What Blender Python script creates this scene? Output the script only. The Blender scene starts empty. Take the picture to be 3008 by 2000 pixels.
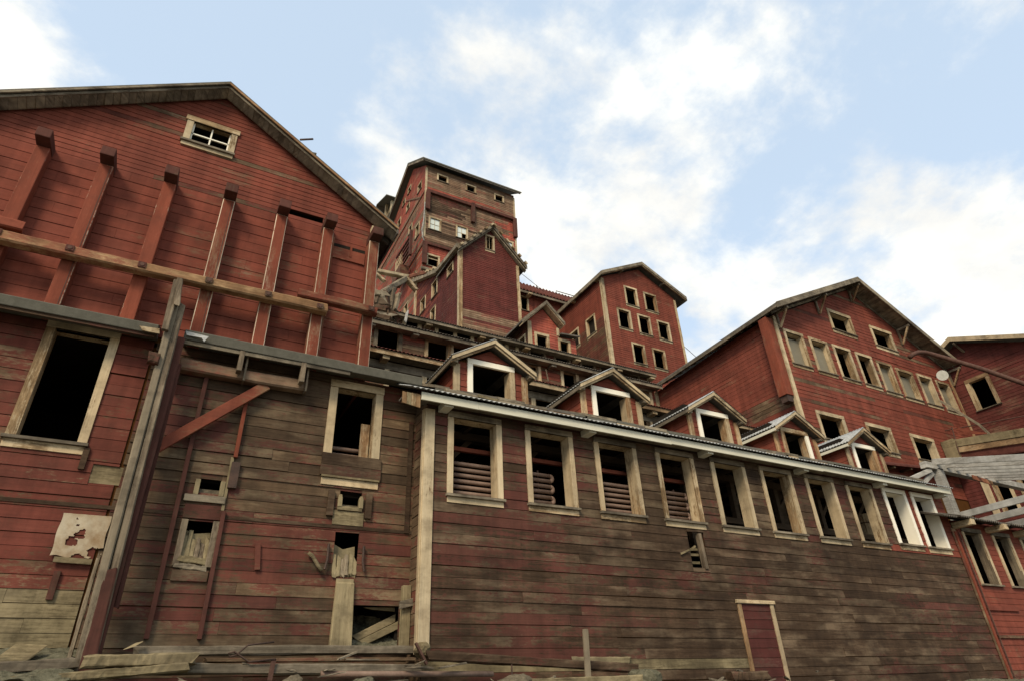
import bpy, math, random
from mathutils import Vector, Matrix

random.seed(11)
RND = random.Random(5)
scene = bpy.context.scene
COL = scene.collection

# ------------------------------------------------------------------ camera
# world: X right along the facades, Y away from the camera (into the hill), Z up, metres
cam = bpy.data.cameras.new('camera')
cam_ob = bpy.data.objects.new('camera', cam)
COL.objects.link(cam_ob)
ax_x = Vector((3746.0, 900.0, 1833.574)).normalized()        # facade direction seen by the camera (x right, y down, z forward)
ax_z = Vector((-139.0, -3157.0, 1833.574)).normalized()      # plumb direction
ax_y = ax_x.cross(ax_z)
if ax_y.z < 0:
    ax_y = -ax_y
W2C = Matrix((ax_x, ax_y, ax_z))                              # rows: world axes in camera coordinates
right, up, back = W2C @ Vector((1, 0, 0)), W2C @ Vector((0, -1, 0)), W2C @ Vector((0, 0, -1))
m = Matrix((right, up, back)).transposed().to_4x4()
m.translation = Vector((0, 0, 1.6))
cam_ob.matrix_world = m
cam.sensor_width = 36.0
cam.lens = 1833.574 / 3008 * 36.0
cam.clip_end = 2000
scene.camera = cam_ob

# ------------------------------------------------------------------ sky and sun
SUN_AZ, SUN_EL = math.radians(224), math.radians(41)          # azimuth from +Y clockwise: behind the camera, to its left
sun_dir = Vector((math.sin(SUN_AZ) * math.cos(SUN_EL), math.cos(SUN_AZ) * math.cos(SUN_EL), math.sin(SUN_EL)))
sun = bpy.data.lights.new('sun', 'SUN')
sun.energy = 2.4
sun.angle = math.radians(18)
sun.color = (1.0, 0.87, 0.68)
sun_ob = bpy.data.objects.new('sun', sun)
COL.objects.link(sun_ob)
sun_ob.rotation_euler = sun_dir.to_track_quat('Z', 'Y').to_euler()

class Nodes:
    def __init__(self, tree):
        self.t = tree
        tree.nodes.clear()
    def n(self, kind, ins=None, **props):
        nd = self.t.nodes.new(kind)
        for k, v in props.items():
            setattr(nd, k, v)
        for k, v in (ins or {}).items():
            s = nd.inputs[k]
            if isinstance(v, bpy.types.NodeSocket):
                self.t.links.new(v, s)
            else:
                s.default_value = v
        return nd
    def math(self, op, a, b=0.0, c=0.0, clamp=False):
        return self.n('ShaderNodeMath', {0: a, 1: b, 2: c}, operation=op, use_clamp=clamp).outputs[0]
    def vmath(self, op, a, b=(0, 0, 0)):
        return self.n('ShaderNodeVectorMath', {0: a, 1: b}, operation=op)
    def noise(self, vec, scale, detail=4.0, rough=0.55, lac=2.0, dist=0.0):
        return self.n('ShaderNodeTexNoise', {'Vector': vec, 'Scale': scale, 'Detail': detail, 'Roughness': rough,
                                            'Lacunarity': lac, 'Distortion': dist}).outputs[0]
    def mix(self, fac, a, b, blend='MIX'):
        nd = self.t.nodes.new('ShaderNodeMix')
        nd.data_type = 'RGBA'
        nd.blend_type = blend
        for i, v in ((0, fac), (6, a), (7, b)):
            if isinstance(v, bpy.types.NodeSocket):
                self.t.links.new(v, nd.inputs[i])
            else:
                nd.inputs[i].default_value = v if i == 0 else (*v, 1.0)[:4]
        return nd.outputs[2]
    def ramp(self, fac, lo, hi):
        return self.n('ShaderNodeMapRange', {0: fac, 1: lo, 2: hi, 3: 0.0, 4: 1.0}, interpolation_type='SMOOTHSTEP').outputs[0]

world = bpy.data.worlds.new('World')
scene.world = world
world.use_nodes = True
g = Nodes(world.node_tree)
sky = g.n('ShaderNodeTexSky', sky_type='NISHITA', sun_disc=False, sun_elevation=SUN_EL, sun_rotation=SUN_AZ, air_density=1.0,
          dust_density=1.5, ozone_density=1.0)
d = g.n('ShaderNodeTexCoord').outputs['Generated']
sep = g.n('ShaderNodeSeparateXYZ', {0: d})
flat = g.math('ADD', g.math('ABSOLUTE', sep.outputs[2]), 0.35)
cv = g.vmath('DIVIDE', d, g.n('ShaderNodeCombineXYZ', {0: flat, 1: flat, 2: flat}).outputs[0]).outputs[0]
cv = g.vmath('ADD', cv, (3.1, 1.7, 0.4)).outputs[0]
n1 = g.noise(cv, 3.0, 10.0, 0.57, 2.1, 0.12)
n2 = g.noise(cv, 9.0, 8.0, 0.62)
cov = g.math('ADD', g.math('MULTIPLY', n1, 0.78), g.math('MULTIPLY', n2, 0.22))
# where the photograph's cloud bank and its blue gaps lie (directions in the sky, azimuth/elevation lobes)
def lobe(px, py, amount, tight):
    v = (W2C @ Vector((px - 1504, py - 1000, 1833.574))).normalized()
    dp = g.n('ShaderNodeVectorMath', {0: d, 1: v}, operation='DOT_PRODUCT').outputs['Value']
    return g.math('MULTIPLY', g.math('POWER', g.math('MAXIMUM', dp, 0.0), tight), amount)
for px, py, am, ti in ((430, 130, -0.10, 30), (1020, 60, -0.04, 80), (1230, 420, 0.09, 90), (1950, 520, 0.065, 18), (1550, 110, 0.03, 90), (2150, 300, 0.042, 50),
                       (2780, 250, -0.11, 50), (2720, 620, 0.12, 200), (3000, 430, -0.06, 200), (2950, 800, 0.07, 150), (2250, 800, 0.06, 60), (-110, 120, 0.20, 200), (2330, 560, -0.05, 160), (1660, 420, -0.045, 260)):
    cov = g.math('ADD', cov, lobe(px, py, am, ti))
cl = g.ramp(cov, 0.458, 0.622)
cl = g.math('MULTIPLY', cl, 0.97)
shade = g.ramp(g.math('ADD', g.math('MULTIPLY', g.noise(cv, 5.2, 7.0, 0.62), 0.7), g.math('MULTIPLY', cov, 0.35)), 0.40, 0.66)
cloud_col = g.mix(shade, (7.3, 7.25, 7.0), (9.2, 9.0, 8.3))
blue = g.mix(1.0, sky.outputs[0], (1.25, 1.22, 1.2), 'MULTIPLY')
blue = g.mix(0.55, blue, (7.4, 8.9, 10.4))
skyc = g.mix(cl, blue, cloud_col)
bg = g.n('ShaderNodeBackground', {'Color': skyc, 'Strength': 0.088})
out = g.n('ShaderNodeOutputWorld')
world.node_tree.links.new(bg.outputs[0], out.inputs[0])

scene.view_settings.view_transform = 'Standard'
scene.view_settings.look = 'None'
scene.view_settings.exposure = 0.56
scene.view_settings.gamma = 1.0
scene.view_settings.use_curve_mapping = False
scene.cycles.max_bounces = 5
scene.cycles.diffuse_bounces = 3

# ------------------------------------------------------------------ materials
def wood_mat(name, paint, paint2, wood, wood2, cover, grain=(0.7, 0.7, 26.0), rv=0.25, patch=0.45, grime=0.45, grime_col=(0.02, 0.014, 0.01), streak=(1.1, 1.1, 5.0),
             rough=0.8, bump=0.35, soft=0.10, vary=0.35, wood3=None, low=None, chalk_col=None):
    mt = bpy.data.materials.new(name)
    mt.use_nodes = True
    g = Nodes(mt.node_tree)
    pos = g.n('ShaderNodeNewGeometry').outputs['Position']
    r0 = g.n('ShaderNodeObjectInfo').outputs['Random']
    r1 = g.n('ShaderNodeAttribute', attribute_name='rnd').outputs['Fac']
    rnd = g.math('FRACT', g.math('ADD', r0, r1))
    rnd2 = g.math('FRACT', g.math('MULTIPLY', rnd, 13.73))
    off = g.n('ShaderNodeCombineXYZ', {0: g.math('MULTIPLY', rnd, 37.0), 1: g.math('MULTIPLY', rnd, 21.0), 2: g.math('MULTIPLY', rnd, 11.0)}).outputs[0]
    gv = g.vmath('ADD', g.vmath('MULTIPLY', pos, grain).outputs[0], off).outputs[0]
    gr = g.noise(gv, 1.6, 7.0, 0.70, 2.2, 0.35)
    sv = g.vmath('MULTIPLY', pos, streak).outputs[0]
    st = g.noise(g.vmath('ADD', sv, off).outputs[0], 1.5, 6.0, 0.68)
    pt = g.noise(g.vmath('MULTIPLY', pos, tuple(0.5 + 0.2 * q for q in streak)).outputs[0], patch * 1.6, 8.0, 0.66, 2.1, 0.2)
    fine = g.noise(g.vmath('MULTIPLY', pos, tuple(3.0 + 2.0 * q for q in streak)).outputs[0], 2.2, 5.0, 0.7)
    w = g.math('ADD', g.math('MULTIPLY', pt, 0.62), g.math('MULTIPLY', st, 0.34))
    w = g.math('ADD', w, g.math('MULTIPLY', gr, 0.30))
    w = g.math('ADD', w, g.math('MULTIPLY', fine, 0.36))
    drip = g.noise(g.vmath('MULTIPLY', pos, (3.2, 3.2, 0.22)).outputs[0], 1.0, 5.0, 0.65)
    w = g.math('ADD', w, g.math('MULTIPLY', drip, 0.20))
    big = g.noise(g.vmath('ADD', pos, (2.7, 1.1, 9.3)).outputs[0], 0.33, 3.0, 0.5)
    w = g.math('ADD', w, g.math('MULTIPLY', g.math('SUBTRACT', big, 0.5), 0.55))
    w = g.math('SUBTRACT', w, 0.325)
    w = g.math('ADD', w, g.math('MULTIPLY', g.math('SUBTRACT', rnd2, 0.5), rv))
    if low:
        zz = g.n('ShaderNodeSeparateXYZ', {0: pos}).outputs[2]
        w = g.math('SUBTRACT', w, g.math('MULTIPLY', g.math('SUBTRACT', 1.0, g.ramp(zz, low[0], low[1])), low[2]))
    # w is centred near 0.58; more cover keeps more paint
    mask = g.ramp(w, 1.02 - cover - soft, 1.02 - cover + soft)
    pc = g.mix(g.ramp(g.math('ADD', pt, g.math('MULTIPLY', g.math('SUBTRACT', rnd, 0.5), 0.25)), 0.3, 0.7), paint, paint2)
    chalk = g.math('MULTIPLY', g.ramp(g.math('ADD', g.math('MULTIPLY', fine, 0.55), g.math('MULTIPLY', gr, 0.45)), 0.57, 0.74), 0.55)
    pc = g.mix(chalk, pc, chalk_col or tuple(min(1.0, 0.6 * p + 0.4 * q * 1.3) for p, q in zip(paint, wood2)))
    w3 = wood3 or tuple(c * 1.4 for c in wood2)
    wc = g.mix(g.ramp(g.math('ADD', g.math('MULTIPLY', gr, 0.6), g.math('MULTIPLY', fine, 0.4)), 0.32, 0.66), wood, wood2)
    md = g.noise(g.vmath('ADD', g.vmath('MULTIPLY', pos, tuple(0.5 * q for q in streak)).outputs[0], off).outputs[0], 1.3, 6.0, 0.66)
    wc = g.mix(g.math('MULTIPLY', g.ramp(g.math('ADD', g.math('MULTIPLY', md, 0.6), g.math('MULTIPLY', pt, 0.4)), 0.47, 0.61), 0.9), wc, w3)
    c = g.mix(mask, wc, pc)
    gn = g.noise(g.vmath('ADD', g.vmath('MULTIPLY', pos, (1.0, 1.0, 1.5)).outputs[0], (5.3, 8.1, 2.2)).outputs[0], patch * 2.2, 7.0, 0.64)
    gm = g.math('MULTIPLY', g.ramp(g.math('ADD', g.math('MULTIPLY', gn, 0.8), g.math('MULTIPLY', fine, 0.2)), 0.46, 0.66), grime)
    c = g.mix(gm, c, grime_col)
    val = g.math('ADD', 1.0 - vary / 2, g.math('MULTIPLY', rnd, vary))
    val = g.math('MULTIPLY', val, g.math('ADD', 0.70, g.math('MULTIPLY', gr, 0.60)))
    val = g.math('MULTIPLY', val, g.math('ADD', 0.72, g.math('MULTIPLY', md, 0.56)))
    val = g.math('MULTIPLY', val, g.math('ADD', 0.78, g.math('MULTIPLY', g.ramp(drip, 0.25, 0.75), 0.44)))
    val = g.math('MULTIPLY', val, g.math('ADD', 0.80, g.math('MULTIPLY', fine, 0.40)))
    val = g.math('MULTIPLY', val, g.math('ADD', 0.70, g.math('MULTIPLY', big, 0.60)))
    c = g.mix(1.0, c, g.n('ShaderNodeCombineXYZ', {0: val, 1: val, 2: val}).outputs[0], 'MULTIPLY')
    bmp = g.n('ShaderNodeBump', {'Strength': bump, 'Distance': 0.006, 'Height': g.math('ADD', gr, g.math('MULTIPLY', mask, 0.25))}).outputs[0]
    b = g.n('ShaderNodeBsdfPrincipled', {'Base Color': c, 'Roughness': rough, 'Specular IOR Level': 0.08, 'Normal': bmp})
    o = g.n('ShaderNodeOutputMaterial')
    mt.node_tree.links.new(b.outputs[0], o.inputs[0])
    return mt

def plain_mat(name, a, b, scale=6.0, rough=0.7, metallic=0.0, stretch=(1, 1, 1), bump=0.2, spec=0.3):
    mt = bpy.data.materials.new(name)
    mt.use_nodes = True
    g = Nodes(mt.node_tree)
    pos = g.vmath('MULTIPLY', g.n('ShaderNodeNewGeometry').outputs['Position'], stretch).outputs[0]
    n = g.noise(pos, scale, 6.0, 0.65)
    n2 = g.noise(pos, scale * 6, 3.0, 0.6)
    f = g.ramp(g.math('ADD', g.math('MULTIPLY', n, 0.75), g.math('MULTIPLY', n2, 0.25)), 0.3, 0.7)
    c = g.mix(f, a, b)
    bmp = g.n('ShaderNodeBump', {'Strength': bump, 'Distance': 0.01, 'Height': n2}).outputs[0]
    bs = g.n('ShaderNodeBsdfPrincipled', {'Base Color': c, 'Roughness': rough, 'Metallic': metallic, 'Specular IOR Level': spec, 'Normal': bmp})
    o = g.n('ShaderNodeOutputMaterial')
    mt.node_tree.links.new(bs.outputs[0], o.inputs[0])
    return mt

RED, RED2 = (0.190, 0.051, 0.031), (0.145, 0.041, 0.026)
HG, VG = (0.7, 0.7, 26.0), (26.0, 26.0, 0.7)
HS, VS = (1.1, 1.1, 5.0), (6.0, 6.0, 1.0)
M = {}
M['red'] = wood_mat('red_painted_siding', RED, RED2, (0.16, 0.085, 0.048), (0.22, 0.135, 0.082), 0.60, rv=0.09, grime=0.34, vary=0.18, wood3=(0.30, 0.20, 0.13), soft=0.08, patch=0.6, grime_col=(0.075, 0.028, 0.018), chalk_col=(0.27, 0.13, 0.085))
M['red_mid'] = wood_mat('worn_red_siding', (0.122, 0.040, 0.027), (0.094, 0.034, 0.023), (0.078, 0.048, 0.027), (0.116, 0.076, 0.043), 0.415, rv=0.12, grime=0.42, vary=0.26, wood3=(0.19, 0.135, 0.078), soft=0.06, patch=0.6, low=(2.6, 4.6, 0.07))
M['red_left'] = wood_mat('faded_red_siding', (0.140, 0.040, 0.027), (0.108, 0.034, 0.023), (0.10, 0.060, 0.034), (0.145, 0.095, 0.054), 0.50, rv=0.14, grime=0.36, vary=0.26, wood3=(0.22, 0.155, 0.092), soft=0.06, patch=0.7)
M['dark'] = wood_mat('bare_dark_siding', (0.098, 0.036, 0.026), (0.074, 0.030, 0.021), (0.040, 0.024, 0.014), (0.070, 0.044, 0.026), 0.36, rv=0.13, patch=0.55, grime=0.5, vary=0.42, wood3=(0.130, 0.091, 0.056), soft=0.05)
M['red_dark'] = wood_mat('dull_dark_red_siding', (0.100, 0.033, 0.024), (0.078, 0.029, 0.021), (0.052, 0.032, 0.019), (0.082, 0.054, 0.031), 0.40, rv=0.12, patch=0.55, grime=0.42, vary=0.32, wood3=(0.132, 0.096, 0.057), soft=0.055, low=(2.4, 4.0, 0.05))
M['wing_red'] = wood_mat('dull_wing_siding', (0.118, 0.031, 0.024), (0.092, 0.027, 0.021), (0.13, 0.075, 0.046), (0.19, 0.12, 0.075), 0.62, rv=0.10, patch=0.5, grime=0.35, vary=0.22, soft=0.12)
M['brown'] = wood_mat('sunburnt_brown_siding', (0.20, 0.056, 0.038), (0.15, 0.048, 0.033), (0.13, 0.076, 0.045), (0.19, 0.122, 0.074), 0.32, rv=0.22, grime=0.35, vary=0.35, wood3=(0.25, 0.175, 0.11))
M['tower_red'] = wood_mat('sunbleached_red_siding', (0.30, 0.075, 0.047), (0.24, 0.062, 0.042), (0.22, 0.115, 0.07), (0.32, 0.19, 0.12), 0.60, rv=0.28, grime=0.25, vary=0.3)
M['beam_red'] = wood_mat('red_painted_timber', (0.200, 0.053, 0.029), (0.160, 0.044, 0.025), (0.20, 0.105, 0.055), (0.30, 0.19, 0.11), 0.585, VG, rv=0.06, grime=0.25, streak=VS, vary=0.12, patch=0.9, wood3=(0.42, 0.32, 0.22), grime_col=(0.07, 0.03, 0.02))
M['beam_red_h'] = wood_mat('red_painted_timber_level', (0.19, 0.054, 0.031), (0.15, 0.045, 0.027), (0.20, 0.11, 0.058), (0.30, 0.19, 0.11), 0.56, HG, rv=0.06, grime=0.3, vary=0.12, patch=0.9, grime_col=(0.07, 0.03, 0.02))
M['chip'] = wood_mat('chipped_timber_edge', (0.19, 0.05, 0.028), (0.15, 0.043, 0.025), (0.34, 0.25, 0.17), (0.48, 0.39, 0.28), 0.46, VG, rv=0.2, grime=0.1, streak=VS, patch=1.5, soft=0.05)
M['beam_dull'] = wood_mat('dull_red_brown_timber', (0.092, 0.036, 0.026), (0.074, 0.031, 0.023), (0.07, 0.045, 0.028), (0.12, 0.085, 0.055), 0.55, VG, rv=0.08, grime=0.35, streak=VS, vary=0.15, patch=1.2)
M['gold'] = wood_mat('bare_golden_timber', (0.20, 0.075, 0.04), (0.165, 0.062, 0.036), (0.17, 0.090, 0.042), (0.27, 0.155, 0.075), 0.40, rv=0.1, grime=0.4, vary=0.2, patch=1.0, wood3=(0.38, 0.25, 0.13), grime_col=(0.07, 0.035, 0.02))
M['trim_v'] = wood_mat('peeling_cream_trim', (0.47, 0.375, 0.235), (0.38, 0.29, 0.172), (0.14, 0.088, 0.043), (0.28, 0.185, 0.095), 0.51, VG, rv=0.26, grime=0.42, streak=VS, vary=0.32, patch=0.9, grime_col=(0.09, 0.062, 0.036), soft=0.06)
M['trim_h'] = wood_mat('peeling_cream_trim_level', (0.47, 0.375, 0.235), (0.38, 0.29, 0.172), (0.13, 0.086, 0.045), (0.26, 0.178, 0.095), 0.475, HG, rv=0.26, grime=0.48, vary=0.34, patch=0.9, grime_col=(0.075, 0.054, 0.032), soft=0.06)
M['bare_v'] = wood_mat('bare_brown_trim', (0.40, 0.31, 0.19), (0.33, 0.25, 0.15), (0.14, 0.078, 0.038), (0.26, 0.16, 0.08), 0.42, VG, rv=0.25, grime=0.35, streak=VS, vary=0.3, patch=0.9, soft=0.07)
M['bare_h'] = wood_mat('bare_brown_trim_level', (0.40, 0.31, 0.19), (0.33, 0.25, 0.15), (0.13, 0.078, 0.040), (0.24, 0.155, 0.082), 0.43, HG, rv=0.25, grime=0.42, vary=0.3, patch=0.9, soft=0.07)
M['grey_h'] = wood_mat('grey_weathered_wood', (0.25, 0.205, 0.14), (0.20, 0.165, 0.11), (0.092, 0.073, 0.050), (0.16, 0.132, 0.093), 0.36, HG, rv=0.2, grime=0.45, vary=0.35, patch=0.8)
M['grey_v'] = wood_mat('grey_weathered_wood_upright', (0.225, 0.182, 0.122), (0.18, 0.143, 0.094), (0.075, 0.055, 0.036), (0.148, 0.113, 0.075), 0.40, VG, rv=0.2, patch=0.9, grime=0.45, streak=VS, vary=0.3)
M['silver'] = wood_mat('silver_grey_timber', (0.34, 0.32, 0.28), (0.28, 0.27, 0.24), (0.20, 0.185, 0.155), (0.31, 0.29, 0.25), 0.45, HG, rv=0.2, grime=0.25, vary=0.3)
M['olive'] = wood_mat('pale_olive_plank', (0.23, 0.185, 0.102), (0.19, 0.150, 0.086), (0.095, 0.073, 0.040), (0.17, 0.134, 0.073), 0.45, HG, rv=0.15, grime=0.45, vary=0.3, patch=0.8)
M['olive_v'] = wood_mat('pale_olive_plank_upright', (0.25, 0.20, 0.11), (0.20, 0.16, 0.09), (0.15, 0.115, 0.062), (0.22, 0.175, 0.10), 0.45, VG, rv=0.2, patch=1.2, grime=0.4, streak=VS, vary=0.25)
M['white'] = plain_mat('fresh_cream_paint', (0.76, 0.70, 0.555), (0.80, 0.745, 0.60), 3.0, 0.6, bump=0.05, spec=0.08)
M['fascia'] = plain_mat('pale_fascia_paint', (0.47, 0.44, 0.33), (0.60, 0.565, 0.44), 2.0, 0.7, stretch=(0.5, 1, 4), bump=0.08, spec=0.08)
M['felt'] = plain_mat('grey_roofing_felt', (0.088, 0.082, 0.062), (0.125, 0.116, 0.089), 9.0, 0.95, bump=0.3, spec=0.1)
M['zinc'] = plain_mat('galvanised_corrugated_metal', (0.20, 0.20, 0.185), (0.42, 0.42, 0.39), 5.0, 0.6, 0.15, bump=0.05, spec=0.2)
M['oldroof'] = plain_mat('old_dark_roofing', (0.065, 0.054, 0.042), (0.14, 0.12, 0.092), 4.0, 0.85, stretch=(0.6, 1, 1))
M['rustroof'] = plain_mat('rusty_corrugated_roofing', (0.065, 0.022, 0.016), (0.12, 0.042, 0.03), 4.0, 0.8, spec=0.1)
M['rust'] = plain_mat('rusty_brown_iron', (0.060, 0.030, 0.021), (0.11, 0.058, 0.041), 7.0, 0.75, 0.0, spec=0.15)
M['pipe'] = plain_mat('brown_heating_pipe', (0.13, 0.082, 0.058), (0.21, 0.142, 0.104), 5.0, 0.6, 0.0, spec=0.2)
M['iron'] = plain_mat('dark_iron', (0.035, 0.022, 0.016), (0.08, 0.045, 0.03), 9.0, 0.7, 0.2)
M['inside'] = plain_mat('gloom_dark_interior', (0.012, 0.010, 0.008), (0.028, 0.022, 0.016), 1.2, 0.95, stretch=(1, 1, 5), spec=0.05)  # dark timber with the rooms' gloom put into its near-black colour
M['inwood'] = plain_mat('dim_interior_timber', (0.07, 0.05, 0.032), (0.12, 0.085, 0.055), 2.0, 0.9, stretch=(1, 1, 6), spec=0.1)
M['groove'] = plain_mat('shadowed_board_joint', (0.060, 0.026, 0.008), (0.085, 0.036, 0.011), 2.0, 0.95, spec=0.03)
M['screen'] = plain_mat('olive_grey_board', (0.165, 0.145, 0.10), (0.195, 0.172, 0.12), 2.0, 0.85)
M['pane'] = plain_mat('milky_glass', (0.50, 0.54, 0.47), (0.60, 0.63, 0.56), 1.5, 0.25, spec=0.5, bump=0.0)
M['paper'] = plain_mat('torn_tar_paper', (0.24, 0.155, 0.08), (0.47, 0.405, 0.29), 1.9, 0.9, spec=0.03)
M['rubble'] = plain_mat('grey_green_rubble', (0.050, 0.047, 0.029), (0.15, 0.138, 0.092), 14.0, 0.95, bump=0.9, spec=0.05)
M['ground'] = plain_mat('gravel_ground', (0.10, 0.09, 0.07), (0.19, 0.175, 0.14), 3.0, 0.95, bump=0.6)
M['stone'] = plain_mat('pale_stone', (0.065, 0.052, 0.034), (0.16, 0.132, 0.088), 9.0, 0.95, bump=0.8, spec=0.05)
M['lamp'] = plain_mat('white_enamel', (0.42, 0.41, 0.34), (0.56, 0.55, 0.47), 5.0, 0.5)

# ------------------------------------------------------------------ mesh helpers
QUADS = ((0, 1, 2, 3), (7, 6, 5, 4), (0, 4, 5, 1), (1, 5, 6, 2), (2, 6, 7, 3), (3, 7, 4, 0))

class MB:
    def __init__(self):
        self.v, self.f, self.r = [], [], []
    def hexa(self, p, r=0.0):
        b = len(self.v)
        self.v += [tuple(q) for q in p]
        for q in QUADS:
            self.f.append(tuple(b + i for i in q))
            self.r.append(r)
        return self
    def box(self, x0, x1, y0, y1, z0, z1, r=0.0):
        return self.hexa([(x0, y0, z0), (x1, y0, z0), (x1, y0, z1), (x0, y0, z1), (x0, y1, z0), (x1, y1, z0), (x1, y1, z1), (x0, y1, z1)], r)
    def beam(self, a, b, w, h, upv=(0, 0, 1), r=0.0):
        a, b, upv = Vector(a), Vector(b), Vector(upv)
        dr = (b - a).normalized()
        s = dr.cross(upv)
        s = s.normalized() if s.length > 1e-4 else Vector((1, 0, 0))
        u = s.cross(dr).normalized()
        s, u = s * w / 2, u * h / 2
        return self.hexa([a - s - u, a + s - u, a + s + u, a - s + u, b - s - u, b + s - u, b + s + u, b - s + u], r)
    def rough(self, a, b, w, h, seed=0, upv=(0, 0, 1), amp=0.10, ragged=0.3, n=14):
        """hewn or broken timber: wandering section, worn arrises, splintered ends"""
        q = random.Random(seed)
        a, b, upv = Vector(a), Vector(b), Vector(upv)
        dr = (b - a).normalized()
        s = dr.cross(upv).normalized()
        u = s.cross(dr).normalized()
        ring = ((-1, -.72), (-.72, -1), (.72, -1), (1, -.72), (1, .72), (.72, 1), (-.72, 1), (-1, .72))
        base = len(self.v)
        ph = [q.uniform(0, 6) for _ in range(4)]
        for i in range(n + 1):
            t = i / n
            c = a + (b - a) * t + s * (w * .06 * math.sin(3 * t + ph[0])) + u * (h * .08 * math.sin(2.4 * t + ph[1]))
            for k, (x, y) in enumerate(ring):
                e = 0.0
                if i in (0, n):
                    e = (1 if i else -1) * q.uniform(-ragged, ragged) * h
                k1 = 1 + amp * (math.sin(9 * t + k * 1.7 + ph[2]) * .5 + q.uniform(-.5, .5))
                self.v.append(tuple(c + s * (x * w / 2 * k1) + u * (y * h / 2 * k1) + dr * e))
        for i in range(n):
            for k in range(8):
                self.f.append((base + i * 8 + k, base + i * 8 + (k + 1) % 8, base + (i + 1) * 8 + (k + 1) % 8, base + (i + 1) * 8 + k))
                self.r.append(0.0)
        self.f += [tuple(base + k for k in reversed(range(8))), tuple(base + n * 8 + k for k in range(8))]
        self.r += [0.0, 0.0]
        return self
    def prism(self, poly, ext, r=0.0):
        ext = Vector(ext)
        n, b = len(poly), len(self.v)
        self.v += [tuple(q) for q in poly] + [tuple(Vector(q) + ext) for q in poly]
        fs = [tuple(b + i for i in range(n)), tuple(b + n + i for i in reversed(range(n)))]
        fs += [(b + i, b + n + i, b + n + (i + 1) % n, b + (i + 1) % n) for i in range(n)]
        self.f += fs
        self.r += [r] * len(fs)
        return self
    def tube(self, pts, rad, n=10):
        pts = [Vector(p) for p in pts]
        b = len(self.v)
        ref = None
        for i, p in enumerate(pts):
            t = (pts[min(i + 1, len(pts) - 1)] - pts[max(i - 1, 0)]).normalized()
            if ref is None:
                ref = Vector((0, 0, 1)) if abs(t.z) < 0.9 else Vector((1, 0, 0))
            s = t.cross(ref).normalized()
            ref = s.cross(t).normalized()
            for k in range(n):
                a = 2 * math.pi * k / n
                self.v.append(tuple(p + s * (math.cos(a) * rad) + ref * (math.sin(a) * rad)))
        for i in range(len(pts) - 1):
            for k in range(n):
                self.f.append((b + i * n + k, b + i * n + (k + 1) % n, b + (i + 1) * n + (k + 1) % n, b + (i + 1) * n + k))
                self.r.append(0.0)
        self.f += [tuple(b + k for k in reversed(range(n))), tuple(b + (len(pts) - 1) * n + k for k in range(n))]
        self.r += [0.0, 0.0]
        return self
    def wave(self, o, u, v, n, length, pitch, amp, thick=0.006):
        o, u, v, n = Vector(o), Vector(u).normalized(), Vector(v), Vector(n).normalized()
        cnt = max(2, int(length / pitch * 8))
        b = len(self.v)
        for i in range(cnt + 1):
            s = length * i / cnt
            h = amp * math.sin(2 * math.pi * s / pitch)
            q = o + u * s + n * h
            for w in (q, q + v, q - n * thick, q + v - n * thick):
                self.v.append(tuple(w))
        for i in range(cnt):
            a, c = b + 4 * i, b + 4 * (i + 1)
            self.f += [(a, c, c + 1, a + 1), (a + 2, a + 3, c + 3, c + 2), (a, a + 2, c + 2, c), (a + 1, c + 1, c + 3, a + 3)]
            self.r += [0.0] * 4
        return self
    def build(self, name, mat, parent=None, bevel=0.0, smooth=False, chip=None):
        me = bpy.data.meshes.new(name)
        me.from_pydata(self.v, [], self.f)
        me.materials.append(M[mat] if isinstance(mat, str) else mat)
        if any(self.r):
            at = me.attributes.new('rnd', 'FLOAT', 'FACE')
            at.data.foreach_set('value', self.r)
        if smooth:
            me.polygons.foreach_set('use_smooth', [True] * len(me.polygons))
        me.update()
        ob = bpy.data.objects.new(name, me)
        COL.objects.link(ob)
        if parent is not None:
            ob.parent = parent
            ob.matrix_parent_inverse = Matrix.Translation(-Vector(parent.get('_o', (0, 0, 0))))
        if bevel:
            md = ob.modifiers.new('edge_wear', 'BEVEL')
            md.width = bevel
            md.segments = 2
            md.limit_method = 'ANGLE'
            if chip:
                me.materials.append(M[chip])
                md.material = 1
        return ob

def tag(ob, label, cat, group=None, kind=None):
    ob['label'] = label
    ob['category'] = cat
    if group:
        ob['group'] = group
    if kind:
        ob['kind'] = kind
    return ob

ROOTS = []
def thing(name, loc, label, cat, group=None):
    e = bpy.data.objects.new(name, None)
    COL.objects.link(e)
    e.location = loc
    e['_o'] = tuple(loc)
    ROOTS.append(e)
    return tag(e, label, cat, group)

def pm(kind, dd, u, z, o):
    return (u, dd - o, z) if kind == 'y' else (dd - o, u, z)

def pbox(mb, kind, dd, u0, u1, z0, z1, o0, o1, r=0.0):
    if kind == 'y':
        return mb.box(u0, u1, dd - o1, dd - o0, z0, z1, r)
    return mb.box(dd - o1, dd - o0, u0, u1, z0, z1, r)

def interval(poly, z):
    us = []
    n = len(poly)
    for i in range(n):
        (ua, za), (ub, zb) = poly[i], poly[(i + 1) % n]
        if abs(za - zb) < 1e-9:
            continue
        lo, hi = min(za, zb), max(za, zb)
        if lo <= z <= hi:
            us.append(ua + (ub - ua) * (z - za) / (zb - za))
    return (min(us), max(us)) if len(us) >= 2 else None

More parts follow.
